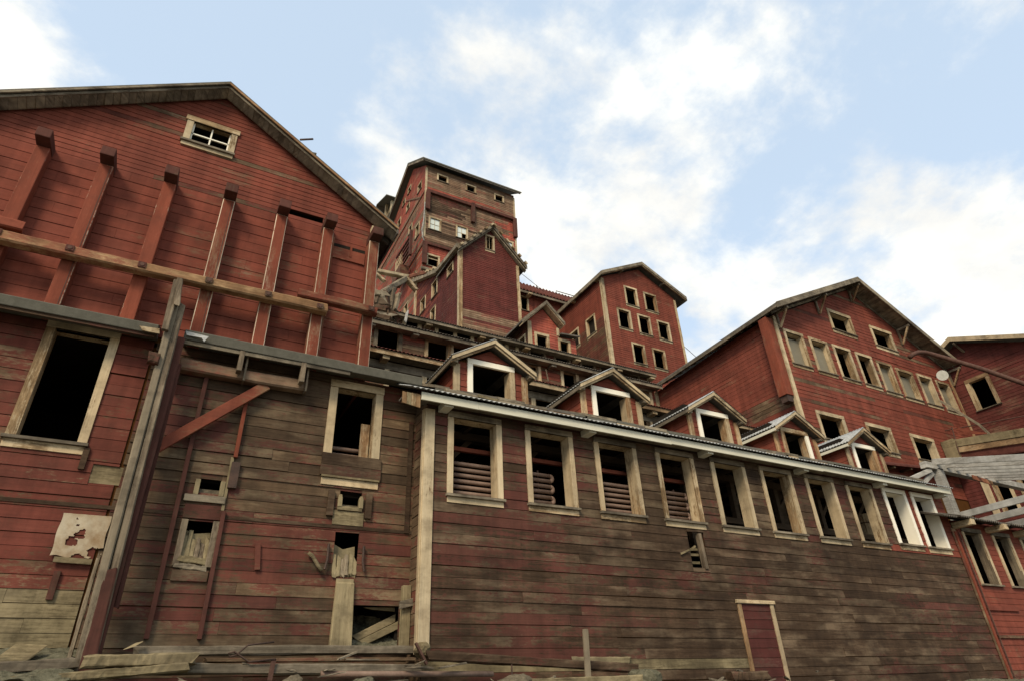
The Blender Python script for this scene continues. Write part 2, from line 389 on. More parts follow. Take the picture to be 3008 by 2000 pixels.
def cut_row(poly, opens, z0, z1):
    """pieces (l0, l1, r0, r1, z0, z1) of one board row inside the outline and outside the openings"""
    a, b = interval(poly, z0 + 1e-4), interval(poly, z1 - 1e-4)
    if a is None:
        return []
    if b is None:
        zt = max(p[1] for p in poly)
        um = sum(p[0] for p in poly if abs(p[1] - zt) < 1e-6) / sum(1 for p in poly if abs(p[1] - zt) < 1e-6)
        z1 = zt
        b = (um, um)
    pieces = [(a[0], b[0], a[1], b[1], z0, z1)]
    for (u0, u1, q0, q1) in opens:
        nxt = []
        for (l0, l1, r0, r1, s0, s1) in pieces:
            if q1 <= s0 + 0.004 or q0 >= s1 - 0.004 or u1 <= min(l0, l1) or u0 >= max(r0, r1):
                nxt.append((l0, l1, r0, r1, s0, s1))
                continue
            if u0 > max(l0, l1) + 0.01:
                nxt.append((l0, l1, u0, u0, s0, s1))
            if u1 < min(r0, r1) - 0.01:
                nxt.append((u1, u1, r0, r1, s0, s1))
            ul, ur = max(u0, min(l0, l1)), min(u1, max(r0, r1))
            if q0 - s0 > 0.03:
                nxt.append((ul, ul, ur, ur, s0, q0))
            if s1 - q1 > 0.03:
                nxt.append((ul, ul, ur, ur, q1, s1))
        pieces = nxt
    return pieces

def sheathing(kind, dd, poly, opens, parent, mat='inside', name='wall', t0=-0.09, t1=-0.004):
    opens = [(o[0] - 0.034, o[1] + 0.034, o[2] - 0.034, o[3] + 0.034) for o in opens]
    zs = sorted({p[1] for p in poly} | {q for o in opens for q in o[2:4]})
    zlo, zhi = min(p[1] for p in poly), max(p[1] for p in poly)
    zs = [q for q in zs if zlo <= q <= zhi]
    mb = MB()
    for z0, z1 in zip(zs[:-1], zs[1:]):
        if z1 - z0 < 0.002:
            continue
        for (l0, l1, r0, r1, s0, s1) in cut_row(poly, [o for o in opens], z0, z1):
            c = [(l0, s0), (r0, s0), (r1, s1), (l1, s1)]
            mb.hexa([pm(kind, dd, u, z, t1) for u, z in c] + [pm(kind, dd, u, z, t0) for u, z in c])
    return mb.build(name, mat, parent)

def siding(kind, dd, poly, opens, exp, z_base, parent, mat, single=True, maxlen=4.2, proud=0.024, lip=None, jit=0.003, gaps=(), name='plank', warp=0.004):
    """lapped boards: each row stands proud at its lower edge and tucks in at its upper edge"""
    lip = lip if lip is not None else (0.007 if single else 0.015)
    zhi = max(p[1] for p in poly)
    row, z = 0, z_base
    joined = MB()
    groups = {}
    while z < zhi - 0.02:
        z1 = min(z + exp, zhi)
        for (l0, l1, r0, r1, s0, s1) in cut_row(poly, opens, z, z1):
            ua, ub = min(l0, l1), max(r0, r1)
            cuts = []
            if ub - ua > maxlen:
                u = ua + RND.uniform(0.35, 1.0) * maxlen
                while u < ub - 0.5:
                    cuts.append(u)
                    u += RND.uniform(0.6, 1.0) * maxlen
            edges = [None] + cuts + [None]
            for i in range(len(edges) - 1):
                a0, a1 = (l0, l1) if edges[i] is None else (edges[i] + 0.0015, edges[i] + 0.0015)
                b0, b1 = (r0, r1) if edges[i + 1] is None else (edges[i + 1] - 0.0015, edges[i + 1] - 0.0015)
                if max(b0, b1) - min(a0, a1) < 0.02:
                    continue
                um, zm = (a0 + b0) / 2, (s0 + s1) / 2
                if any(abs(um - gu) < gw and abs(zm - gz) < exp / 2 for gu, gz, gw in gaps):
                    continue
                ja, jb = RND.uniform(-jit, jit), RND.uniform(-jit, jit)
                wa, wb = RND.uniform(-warp, warp), RND.uniform(-warp, warp)
                if single and RND.random() < 0.07:
                    ja, jb = ja + RND.uniform(0, .014), jb + RND.uniform(0, .008)
                    wa, wb = wa * 2.5, wb * 2.5
                o_lo, o_hi = proud + ja, proud - lip + jb
                d0 = (0.010 if s0 > z + 0.001 else 0.006) if not single else -0.004
                tp = s1 if not single else s1 - 0.003
                fr = [pm(kind, dd, a0, s0 - d0 + wa, o_lo), pm(kind, dd, b0, s0 - d0 + wb, o_lo), pm(kind, dd, b1, tp + wb, o_hi), pm(kind, dd, a1, tp + wa, o_hi)]
                bk = [pm(kind, dd, a0, s0 - d0 + wa, 0.0), pm(kind, dd, b0, s0 - d0 + wb, 0.0), pm(kind, dd, b1, tp + wb, 0.0), pm(kind, dd, a1, tp + wa, 0.0)]
                mm = mat(um, zm) if callable(mat) else mat
                if single:
                    MB().hexa(fr + bk).build(name, mm, parent)
                else:
                    groups.setdefault(mm, MB()).hexa(fr + bk, RND.random())
        z += exp
        row += 1
    for mm, mb in groups.items():
        ob = mb.build('plank_cladding', mm, parent)
        ob['kind'] = 'stuff'

def grow(o, a):
    return (o[0] - a, o[1] + a, o[2] - a * 0.6, o[3] + a)

def window(parent, kind, dd, o, cw=0.13, mats=('trim_v', 'trim_v', 'trim_h', 'trim_h'), depth=0.15, jamb='bare_v', apron=True, out_=0.048, name='window', ears=0.0, nosill=False):
    u0, u1, z0, z1 = o
    mb = MB()
    t = 0.028
    pbox(mb, kind, dd, u0 - t, u0, z0, z1, -depth, out_ - 0.006)
    pbox(mb, kind, dd, u1, u1 + t, z0, z1, -depth, out_ - 0.006)
    pbox(mb, kind, dd, u0 - t, u1 + t, z1, z1 + t, -depth, out_ - 0.006)
    pbox(mb, kind, dd, u0 - t, u1 + t, z0 - t, z0, -depth, out_ - 0.006)
    w = mb.build(name, jamb, parent)
    def skew(ua, ub, za, zb, o1, nm, mt):
        j = lambda q=0.006: RND.uniform(-q, q)
        c = [(ua + j(), za), (ub + j(), za), (ub + j(), zb + j(.004)), (ua + j(), zb + j(.004))]
        o1 += j()
        return MB().hexa([pm(kind, dd, u, z, o1) for u, z in c] + [pm(kind, dd, u, z, 0.001) for u, z in c]).build(nm, mt, w)
    skew(u0 - cw, u0 + 0.002, z0 + 0.002, z1 - 0.006, out_, 'casing', mats[0])
    skew(u1 - 0.002, u1 + cw, z0 + 0.002, z1 - 0.006, out_, 'casing', mats[1])
    skew(u0 - cw - ears, u1 + cw + ears, z1, z1 + cw * 1.02, out_ + 0.012, 'header', mats[2])
    if not nosill:
        pbox(MB(), kind, dd, u0 - cw - 0.025, u1 + cw + 0.025, z0 - 0.045, z0, 0.001, out_ + 0.05).build('sill', 'grey_h', w)
        if apron:
            pbox(MB(), kind, dd, u0 - cw, u1 + cw, z0 - 0.045 - cw * 0.95, z0 - 0.047, 0.001, out_ - 0.006).build('apron', mats[3], w)
    return w

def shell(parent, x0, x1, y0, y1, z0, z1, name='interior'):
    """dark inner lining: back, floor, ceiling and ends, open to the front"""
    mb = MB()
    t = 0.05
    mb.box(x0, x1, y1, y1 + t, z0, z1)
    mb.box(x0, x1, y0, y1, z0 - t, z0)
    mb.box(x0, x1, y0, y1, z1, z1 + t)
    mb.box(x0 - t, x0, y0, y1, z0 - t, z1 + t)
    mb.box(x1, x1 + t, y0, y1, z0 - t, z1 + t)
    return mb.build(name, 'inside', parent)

def single(name, mat, mb, label, cat, group=None, bevel=0.0, smooth=False, kind=None):
    return tag(mb.build(name, mat, None, bevel, smooth), label, cat, group, kind)

# ------------------------------------------------------------------ ground and hillside
def ground_z(x, y):
    z = 0.0
    if y > 14.5:
        z += 0.46 * (y - 14.5)
    return min(z, 60.0) + 0.05 * math.sin(x * 0.7) * math.cos(y * 0.9)
mb = MB()
xs = [-400, -200, -100, -60, -40] + [i * 2.0 for i in range(-12, 31)] + [80, 120, 200, 400]
ys = [-300, -150, -60, -30] + [i * 2.0 for i in range(-8, 40)] + [100, 130, 200, 320, 500]
for y in ys:
    for x in xs:
        mb.v.append((x, y, ground_z(x, y)))
nx = len(xs)
for j in range(len(ys) - 1):
    for i in range(nx - 1):
        mb.f.append((j * nx + i, j * nx + i + 1, (j + 1) * nx + i + 1, (j + 1) * nx + i))
        mb.r.append(0.0)
gr = mb.build('ground', 'ground')
gr['kind'] = 'structure'
gr['label'] = 'gravel ground rising into the hillside under the mill'

# ================================================================== A: long dark plank building
A = thing('plank_mill_building', (12, 10, 0), 'long dark weathered plank building with ten tall glassless windows and five dormers', 'building')
AY = 10.0
win_c = [4.82, 6.47, 8.12, 9.77, 11.40, 13.02, 14.64, 16.24, 17.76, 19.08]
wins = [(c - 0.45, c + 0.45, 4.82, 6.28) for c in win_c]
wins[8] = (17.38, 18.20, 4.88, 6.28)
wins[9] = (18.68, 19.50, 4.88, 6.28)
hole = (9.76, 10.22, 3.88, 4.60)
door_o = (10.90, 11.76, 0.9, 3.22)
polyA = [(3.88, 0.8), (20.12, 0.8), (20.12, 6.47), (3.88, 6.47)]
wallA = sheathing('y', AY, polyA, wins + [hole, door_o], A, 'groove', 'front_wall')
def mat_A(u, z):
    r = RND.random()
    if u > 17.2 and z > 4.68:
        return 'red'
    if z < 2.12 and u < 11:
        return 'olive' if r < 0.6 else 'dark'
    if z > 4.75 and u < 16.8:
        return 'dark' if r < 0.35 else 'red_dark'
    return 'dark'
siding('y', AY, polyA, [grow(o, 0.03) for o in wins] + [hole, grow(door_o, 0.02)], 0.176, 0.8, wallA, mat_A, maxlen=4.6, jit=0.006, warp=0.006)
for i, o in enumerate(wins):
    if i < 8:
        w = window(A, 'y', AY, o, 0.108, ('trim_v', 'trim_v', 'grey_h', 'trim_h'), 0.24, 'trim_v')
    else:
        w = window(A, 'y', AY, o, 0.12, ('white', 'white', 'white', 'trim_h'), 0.26, 'white')
# side wall at the left return and corner boards
polyS = [(10.0, 0.8), (10.6, 0.8), (10.6, 6.9), (10.0, 6.45)]
sw = sheathing('x', 3.88, polyS, [], A, 'groove', 'side_wall')
siding('x', 3.88, polyS, [], 0.176, 0.8, sw, 'red_mid')
MB().box(3.80, 3.99, 9.935, 9.968, 2.3, 6.36).build('corner_board', 'trim_v', A, 0.006)
MB().box(3.785, 3.84, 9.969, 10.07, 2.3, 6.36).build('corner_board', 'trim_v', A, 0.006)
MB().box(20.0, 20.19, 9.935, 9.968, 0.9, 5.5).build('corner_board', 'red_mid', A, 0.006)
MB().box(20.06, 20.12, 9.90, 9.934, 0.9, 5.4).build('corner_strip', 'beam_red', A)
# upper fascia, soffit, roof sheets
for x0, x1 in ((3.59, 4.72), (4.723, 9.4), (9.403, 14.4), (14.403, 20.02)):
    MB().box(x0, x1, 9.60, 9.635, 6.35 + 0.0035 * (x0 - 3.6), 6.50 + 0.0035 * (x0 - 3.6)).build('fascia', 'fascia', A, 0.004)
MB().box(3.62, 20.0, 9.64, 9.97, 6.46, 6.475).build('soffit', 'grey_h', A)
for x in (4.15, 7.35, 10.6, 13.83, 17.0, 19.85):
    MB().box(x - 0.09, x + 0.09, 9.66, 9.975, 6.33, 6.455).build('lookout', 'fascia', A, 0.005)
for i in range(8):
    x0 = 3.35 + i * 2.09
    MB().wave((x0, 9.52 + RND.uniform(-.008, .008), 6.535 + 0.003 * i), (1, 0, 0), (0, 1.6, 0.78), (RND.uniform(-.01, .01), -0.44, 0.9), 2.10 + RND.uniform(0, .03), 0.105, 0.012).build('roof_sheet', 'zinc', A, 0, True)
mb = MB()
x = 4.15
k = 0
while x < 20.2:                                              # older roof above, its lower edge ragged
    w = RND.uniform(0.25, 0.8)
    dz = RND.uniform(-0.018, 0.012)
    dy = RND.uniform(-0.05, 0.05)
    MB().hexa([(x, 10.42 + dy, 7.045 + dz), (x + w, 10.42 + dy, 7.045 + dz + RND.uniform(-.012, .012)), (x + w, 10.42 + dy, 7.105 + dz), (x, 10.42 + dy, 7.105 + dz),
               (x, 14.2, 8.95), (x + w, 14.2, 8.95), (x + w, 14.2, 9.0), (x, 14.2, 9.0)]).build('roof_board', RND.choice(('felt', 'grey_h', 'oldroof')), A)
    if RND.random() < .75:
        MB().box(x + .01, x + w - .01, 10.425 + dy, 10.45 + dy, 6.86, 7.043 + dz).build('blocking_board', RND.choice(('grey_h', 'felt', 'bare_h')), A)
    x += w + 0.003
for x in (4.45, 5.35, 6.18, 6.86, 7.40, 8.30, 9.2, 10.1):
    MB().box(x - 0.05, x + 0.05, 10.40, 10.8, 6.88, 7.04).build('roof_block', 'grey_h', A)
MB().prism([(4.3, 10.2, 6.98), (5.15, 10.2, 6.94), (5.14, 10.2, 6.86), (4.32, 10.2, 6.90)], (0, 0.12, 0.02)).build('loose_board', 'grey_h', A)
MB().prism([(5.0, 10.15, 6.96), (5.42, 10.15, 6.93), (5.42, 10.15, 6.87), (5.0, 10.15, 6.90)], (0, 0.1, 0.02)).build('loose_board', 'olive', A)
for k in range(4):
    x0 = 3.24 + k * .086
    MB().prism([(x0, 9.63, 6.24 - k * .012), (x0 + .083, 9.63, 6.23 - k * .012), (x0 + .083, 9.63, 6.45), (x0, 9.63, 6.46)], (0, 0.025, 0)).build('eave_end_board', ('bare_v', 'olive_v', 'trim_v', 'bare_v')[k], A, 0.004)
MB().box(3.30, 3.80, 9.67, 10.0, 6.42, 6.45).build('soffit', 'oldroof', A)
# interior
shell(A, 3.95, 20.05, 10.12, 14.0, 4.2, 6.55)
fr = MB()
for x in (4.6, 6.2, 7.9, 9.4, 11.0, 12.6, 14.2, 15.9, 17.4, 19.0):
    fr.box(x - .07, x + .07, 11.0, 11.14, 4.2, 6.5)
    fr.beam((x, 11.07, 5.7), (x + .75, 11.07, 6.45), .08, .1)
fr.box(4.0, 20.0, 10.98, 11.16, 6.30, 6.46)
fr.box(10.6, 20.0, 10.9, 10.98, 5.2, 5.34)
for k in range(20):
    fr.box(4.2 + k * .8, 4.28 + k * .8, 10.15, 13.9, 6.42, 6.53)
fr.build('inner_frame', 'inwood', A)
# broken hole with laths
for z in (3.98, 4.14, 4.25):
    MB().beam((9.74, 10.05, z), (10.05, 10.06, z + 0.015), 0.02, 0.05).build('lath', 'olive', wallA)
MB().beam((10.13, 10.0, 3.86), (10.09, 9.995, 4.58), 0.09, 0.1, (0, 1, 0)).build('stud', 'grey_v', wallA)
MB().beam((9.46, 9.95, 4.12), (9.72, 9.96, 4.22), 0.02, 0.035).build('splinter', 'olive', wallA)
MB().beam((9.80, 10.06, 4.22), (10.0, 10.05, 4.33), 0.02, 0.04).build('lath', 'olive', wallA)
# door
dr = MB().box(door_o[0], door_o[1], 10.0, 10.04, 0.9, 3.22).build('door', 'inwood', A)
dm = wood_mat('dull_red_door', (0.082, 0.025, 0.020), (0.066, 0.022, 0.018), (0.07, 0.038, 0.028), (0.10, 0.056, 0.040), 0.55, rv=0.1, grime=0.3, vary=0.25)
siding('y', AY, [(door_o[0], 0.9), (door_o[1], 0.9), (door_o[1], 3.22), (door_o[0], 3.22)], [], 0.176, 0.976, dr, dm)
MB().box(10.80, 10.9, 9.95, 9.998, 0.9, 3.22).build('casing', 'bare_v', dr, 0.005)
MB().box(11.76, 11.86, 9.95, 9.998, 0.9, 3.22).build('casing', 'bare_v', dr, 0.005)
MB().box(10.77, 11.90, 9.925, 9.998, 3.221, 3.29).build('header', 'trim_h', dr, 0.005)
# dormers
def dormer(c, white_left):
    Y = 11.0
    w = 0.84
    dm = MB()
    dm.box(c - w + .02, c + w - .02, Y + 0.10, Y + 0.14, 7.0, 7.36)
    # side walls of the dormer
    dmo = dm.build('dormer', 'inside', A)
    o = (c - 0.46, c + 0.46, 7.36, 8.08)
    front = [(c - w, 7.2), (c + w, 7.2), (c + w, 8.06), (c, 8.52), (c - w, 8.06)]
    sheathing('y', Y, front, [o], dmo, 'groove', 'front_wall')
    siding('y', Y, front, [grow(o, 0.05)], 0.15, 7.2, dmo, 'red')
    side = [(Y, 7.15), (Y + 1.9, 7.9), (Y + 1.9, 8.06), (Y, 8.06)]
    sheathing('x', c - w, side, [], dmo, 'groove', 'side_wall', -0.05)
    siding('x', c - w, side, [], 0.15, 7.15, dmo, 'red')
    MB().box(c + w - 0.05, c + w, Y, Y + 2.0, 7.15, 8.06).build('side_wall', 'inwood', dmo)
    shell(dmo, c - w + 0.08, c + w - 0.08, Y + 0.12, Y + 1.4, 7.05, 8.3)
    cw = 0.125
    lm, rm, hm = ('white', 'bare_v', 'white') if white_left else ('bare_v', 'white', 'bare_h')
    u0, u1, z0, z1 = o
    MB().box(u0 - cw, u0, Y - 0.06, Y - 0.002, z0 - 0.02, z1).build('casing', lm, dmo, 0.004)
    MB().box(u1, u1 + cw, Y - 0.06, Y - 0.002, z0 - 0.02, z1).build('casing', rm, dmo, 0.004)
    MB().box(u1, u1 + 0.03, Y - 0.002, Y + 0.22, z0, z1).build('jamb', 'bare_v', dmo)
    MB().box(u0 - 0.03, u0, Y - 0.002, Y + 0.22, z0, z1).build('jamb', lm, dmo)
    MB().box(u0 - cw, u1 + cw, Y - 0.064, Y - 0.002, z1 + 0.001, z1 + 0.125).build('header', hm, dmo, 0.004)
    MB().box(u0 - cw, u1 + cw, Y - 0.10, Y - 0.002, z0 - 0.07, z0 - 0.022).build('sill', 'grey_h', dmo)
    for s in (-1, 1):
        MB().box(c + s * w - 0.075, c + s * w + 0.075, Y - 0.055, Y - 0.001, 7.25, 8.02).build('corner_board', 'bare_v', dmo, 0.005)
    # gable roof with rake boards
    ov, yf, yb = 1.03, Y - 0.24, Y + 2.2
    za, ze = 8.70, 8.08
    th = 0.045
    for s in (-1, 1):
        e, a = (c + s * ov, ze), (c + s * 0.0, za)
        MB().hexa([(a[0], yf, a[1] - th), (e[0], yf, e[1] - th), (e[0], yf, e[1]), (a[0], yf, a[1]),
                   (a[0], yb, a[1] - th), (e[0], yb, e[1] - th), (e[0], yb, e[1]), (a[0], yb, a[1])]).build('roof', 'oldroof', dmo)
        sl = Vector((ov, 0, ze - za)).normalized()
        n = Vector((s * -sl.z, 0, sl.x))
        MB().wave((c + s * (ov + 0.03), yb, ze - 0.005) if s < 0 else (c + s * (ov + 0.03), yf - 0.04, ze - 0.005), (0, -1 if s < 0 else 1, 0),
                  Vector((-s * ov, 0, za - ze)) * 1.02, n, yb - yf + 0.04, 0.105, 0.013).build('roof_sheet', 'zinc', dmo, 0, True)
        # rake trim: two stepped boards
        for t0, t1, yy in ((0.012, 0.105, yf - 0.03), (0.105, 0.16, yf + 0.012)):
            d0 = Vector((0, 0, -t0))
            d1 = Vector((0, 0, -t1))
            pa, pe = Vector((c, yy, za)), Vector((c + s * (ov + 0.01), yy, ze))
            MB().prism([pe + d0, pa + d0, pa + d1, pe + d1], (0, 0.03, 0)).build('rake_board', 'trim_h' if t0 < .1 else 'bare_h', dmo, 0.004)
        MB().box(c + s * 0.93 - 0.05, c + s * 0.93 + 0.05, yf + 0.03, Y, ze - 0.13, ze - 0.03).build('lookout', 'grey_h', dmo)
        MB().box(c + s * ov - 0.015, c + s * ov + 0.015, yf, yb, ze - 0.13, ze - 0.05).build('eave_board', 'fascia' if s < 0 and c > 14 else 'grey_h', dmo)
for c, wl in ((5.71, True), (9.0, True), (12.37, True), (15.60, False), (18.76, True)):
    dormer(c, wl)

# ================================================================== B: lower left wing
B = thing('lower_left_wing', (0, 10.6, 0), 'low red-brown plank wing at lower left with a tall black window and chute holes', 'building')
BY = 10.6
b1 = (-2.09, -1.35, 5.13, 6.90)
b2 = (2.32, 3.04, 5.49, 6.76)
h1, h2, h3, h4 = (0.37, 0.68, 4.60, 4.81), (0.30, 0.70, 3.50, 4.16), (2.55, 2.93, 4.59, 4.85), (2.54, 2.94, 3.47, 4.16)
big = (2.93, 3.70, 2.42, 3.05)
patch = (-1.07, -0.68, 4.58, 4.85)
polyB = [(-6.0, 1.6), (3.87, 1.6), (3.87, 6.98), (-6.0, 6.98)]
opB = [b1, b2, h1, h2, h3, h4, big]
wallB = sheathing('y', BY, polyB, opB, B, 'groove', 'front_wall')
def mat_B(u, z):
    r = RND.random()
    if u < -0.6:
        if z < 3.05:
            return 'olive'
        return 'red_left'
    if u > 0.9 and z > 3.2:
        return 'red_mid' if r < 0.75 else 'red_dark'
    return 'red_dark'
siding('y', BY, polyB, [grow(b1, .03), grow(b2, .03), h1, h2, h3, h4, big, patch, (-0.74, -0.70, 1.6, 7.0)], 0.1765, 1.72, wallB, mat_B, maxlen=3.6, jit=0.005, warp=0.005)
MB().box(-6.0, 3.86, BY - 0.034, BY - 0.025, 4.222, 4.275).build('seam_board', 'dark', wallB)
MB().box(patch[0], patch[1], BY - 0.008, BY - 0.004, patch[2], patch[3]).build('bare_patch', 'olive', wallB)
window(B, 'y', BY, b1, 0.125, ('trim_v', 'trim_v', 'trim_h', 'trim_h'), 0.22, 'bare_v')
w2 = window(B, 'y', BY, b2, 0.14, ('trim_v', 'trim_v', 'trim_h', 'trim_h'), 0.2, 'trim_v', nosill=True, ears=0.01)
MB().box(2.17, 3.22, BY - 0.065, BY - 0.03, 5.285, 5.485).build('apron', 'dark', w2, 0.004)
MB().box(2.165, 3.225, BY - 0.065, BY - 0.03, 5.09, 5.28).build('apron', 'dark', w2, 0.004)
MB().box(2.19, 3.20, BY - 0.09, BY - 0.03, 5.055, 5.088).build('sill', 'olive', w2)
MB().box(2.20, 3.19, BY - 0.055, BY - 0.028, 4.93, 5.05).build('apron', 'trim_h', w2, 0.004)
MB().box(2.86, 3.02, BY + 0.15, BY + 0.19, 5.49, 6.2).build('inner_board', 'bare_v', w2)
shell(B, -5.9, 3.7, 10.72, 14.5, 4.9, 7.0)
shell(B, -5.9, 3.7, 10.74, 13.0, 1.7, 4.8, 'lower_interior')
# eave: felt roll with gap where the post rises, plank under it
for x0, x1, dz in ((-6.0, -0.72, 0.0), (-0.34, 2.48, 0.01), (2.45, 3.80, -0.005)):
    MB().hexa([(x0, 10.17, 6.92 + dz), (x1, 10.17, 6.915 + dz), (x1, 10.14, 7.075 + dz), (x0, 10.14, 7.08 + dz), (x0, 10.62, 7.02), (x1, 10.62, 7.02), (x1, 10.62, 7.30), (x0, 10.62, 7.30)]).build('eave_felt', 'felt', B, 0.012)
MB().box(-0.34, 2.42, 10.19, 10.215, 6.86, 6.925).build('eave_board', 'grey_h', B)
MB().box(-6.0, -0.75, 10.20, 10.225, 6.87, 6.925).build('eave_board', 'dark', B)
MB().prism([(-0.33, 10.12, 7.05), (0.02, 10.10, 7.02), (-0.03, 10.08, 6.9), (-0.08, 10.09, 6.97), (-0.3, 10.12, 6.98)], (0, 0.006, 0)).build('torn_metal', 'zinc', B)
MB().prism([(-0.98, 10.1, 6.97), (-0.7, 10.1, 6.99), (-0.68, 10.1, 6.9), (-0.92, 10.1, 6.9)], (0, 0.02, 0)).build('loose_board', 'trim_h', B)
# header with bracket pieces, battens, brace
MB().rough((-0.30, 10.46, 6.605), (1.72, 10.46, 6.605), .2, .21, 61, amp=.03, ragged=.1, n=24).build('header_beam', 'brown', B)
for x in (0.58, 1.60):
    MB().hexa([(x - .04, 10.18, 6.56), (x + .04, 10.18, 6.56), (x + .04, 10.18, 6.93), (x - .04, 10.18, 6.93), (x - .04, 10.34, 6.56), (x + .04, 10.34, 6.56), (x + .04, 10.34, 6.93), (x - .04, 10.34, 6.93)]).build('bracket', 'grey_v', B, 0.006)
    MB().box(x + .09, x + .12, 10.3, 10.5, 6.45, 6.93).build('bracket', 'grey_v', B)
MB().hexa([(-.37, 10.2, 6.22), (-.33, 10.2, 6.22), (-.33, 10.2, 6.95), (-.37, 10.2, 6.95), (-.37, 10.5, 6.22), (-.33, 10.5, 6.22), (-.33, 10.5, 6.95), (-.37, 10.5, 6.95)]).build('bracket', 'dark', B)
MB().box(0.10, 0.165, 10.50, 10.57, 2.54, 6.50).build('batten', 'beam_dull', B, 0.004)
MB().box(0.775, 0.835, 10.50, 10.57, 5.19, 6.20).build('batten', 'beam_red', B, 0.004)
MB().box(0.76, 0.82, 10.51, 10.575, 2.54, 4.33).build('batten', 'beam_dull', B, 0.004)
MB().box(0.77, 0.90, 10.50, 10.56, 4.69, 5.11).build('iron_guide', 'iron', B, 0.004)
MB().box(0.745, 0.79, 10.55, 10.572, 4.34, 5.2).build('strip', 'olive_v', B)
br = MB().beam((-0.42, 10.42, 5.07), (1.08, 10.46, 6.50), 0.07, 0.17, (0, 0, 1)).build('brace', 'beam_red_h', B, 0.008)
# chute holes with sills and cheeks
MB().box(0.20, 0.78, 10.53, 10.57, 4.44, 4.545).build('chute_sill', 'grey_h', wallB, 0.004)
MB().box(0.34, 0.70, 10.62, 10.75, 4.56, 4.66).build('chute_floor', 'stone', wallB)
for x in (0.345, 0.705):
    MB().box(x - 0.035, x + 0.035, 10.54, 10.60, 4.55, 4.79).build('chute_cheek', 'olive_v', wallB, 0.004)
MB().box(0.24, 0.77, 10.552, 10.572, 4.19, 4.40).build('cover_board', 'dark', wallB, 0.004)
for x in (0.285, 0.72):
    MB().box(x - 0.045, x + 0.045, 10.54, 10.58, 3.5, 4.17).build('chute_cheek', 'grey_v', wallB, 0.004)
for k in range(6):
    x = 0.335 + k * .066
    MB().rough((x, 10.575, 3.46 + RND.uniform(0, .03)), (x + RND.uniform(-.03, .03), 10.66, 3.72 + RND.uniform(.05, .34)), .062, .04, k, (0, 1, 0), .15, 1.2, 8).build('broken_slat', RND.choice(('olive_v', 'olive_v', 'grey_v')), wallB)
MB().prism([(0.31, 10.69, 3.48), (0.69, 10.69, 3.48), (0.68, 10.70, 4.03), (0.45, 10.70, 4.0), (0.33, 10.70, 4.05)], (0, 0.03, 0)).build('backing_board', 'olive_v', wallB, 0.006)
MB().rough((0.31, 10.56, 3.60), (0.70, 10.57, 3.57), .05, .09, 31, amp=.2, ragged=.7, n=10).build('broken_slat', 'olive', wallB)
MB().rough((0.30, 10.555, 3.50), (0.69, 10.56, 3.48), .05, .07, 32, amp=.2, ragged=.7, n=10).build('broken_slat', 'grey_h', wallB)
MB().box(0.26, 0.74, 10.545, 10.572, 3.30, 3.45).build('chute_sill', 'dark', wallB)
MB().box(2.56, 2.92, 10.64, 10.85, 4.58, 4.64).build('chute_floor', 'stone', wallB)
for x in (2.555, 2.915):
    MB().prism([(x - .035, 10.52, 4.57), (x + .035, 10.52, 4.57), (x + .035, 10.52, 4.72), (x + .02, 10.52, 4.78), (x - .02, 10.52, 4.78), (x - .035, 10.52, 4.72)], (0, 0.09, 0)).build('chute_cheek', 'olive_v', wallB, 0.008)
MB().box(2.52, 2.94, 10.53, 10.57, 4.52, 4.59).build('chute_sill', 'olive', wallB, 0.004)
for x in (2.40, 3.05):
    MB().box(x - 0.055, x + 0.055, 10.52, 10.572, 4.41, 4.84).build('slide_guide', 'dark', wallB, 0.006)
MB().box(2.46, 2.98, 10.555, 10.573, 4.28, 4.51).build('cover_board', 'olive', wallB)
for k in range(6):
    x = 2.575 + k * .066
    MB().rough((x, 10.57, 3.48), (x + RND.uniform(-.02, .02), 10.63, 3.70 + RND.uniform(.0, .36 if k > 3 else .16)), .064, .04, 40 + k, (0, 1, 0), .15, 1.2, 8).build('broken_slat', RND.choice(('olive_v', 'olive_v', 'grey_v')), wallB)
MB().prism([(2.55, 10.70, 3.48), (2.93, 10.70, 3.48), (2.92, 10.71, 3.98), (2.72, 10.71, 3.92), (2.56, 10.71, 4.0)], (0, 0.03, 0)).build('backing_board', 'olive_v', wallB, 0.006)
for x in (2.44, 3.02):
    MB().tube([(x, 10.53, 3.95), (x, 10.52, 3.7), (x + (0.03 if x > 2.6 else -0.03), 10.51, 3.55)], 0.022, 6).build('iron_hook', 'iron', wallB)
MB().hexa([(2.60, 10.48, 2.44), (2.94, 10.48, 2.44), (2.91, 10.50, 3.36), (2.62, 10.50, 3.36), (2.60, 10.57, 2.44), (2.94, 10.57, 2.44), (2.91, 10.57, 3.40), (2.62, 10.57, 3.40)]).build('chute_board', 'olive_v', B, 0.012)
MB().box(2.62, 2.90, 10.53, 10.575, 3.365, 3.43).build('chute_lip', 'olive', B, 0.006)
MB().box(3.71, 3.85, 10.44, 10.56, 2.44, 3.36).build('upright_board', 'olive_v', B, 0.008)
MB().prism([(3.64, 10.37, 2.98), (4.0, 10.37, 3.07), (4.0, 10.37, 3.19), (3.64, 10.37, 3.10)], (0, 0.05, 0)).build('loose_board', 'grey_h', B, 0.006)
MB().prism([(3.0, 10.74, 2.62), (3.76, 10.74, 2.98), (3.76, 10.74, 2.86), (3.1, 10.74, 2.55)], (0, 0.06, 0)).build('fallen_plank', 'olive', B, 0.006)
MB().prism([(3.1, 10.70, 2.545), (3.76, 10.70, 2.85), (3.76, 10.70, 2.73), (3.22, 10.70, 2.49)], (0, 0.06, 0)).build('fallen_plank', 'olive', B, 0.006)
MB().prism([(3.15, 10.72, 3.04), (3.68, 10.72, 3.05), (3.68, 10.72, 2.99), (3.3, 10.72, 3.01)], (0, 0.05, 0)).build('fallen_plank', 'olive', B)
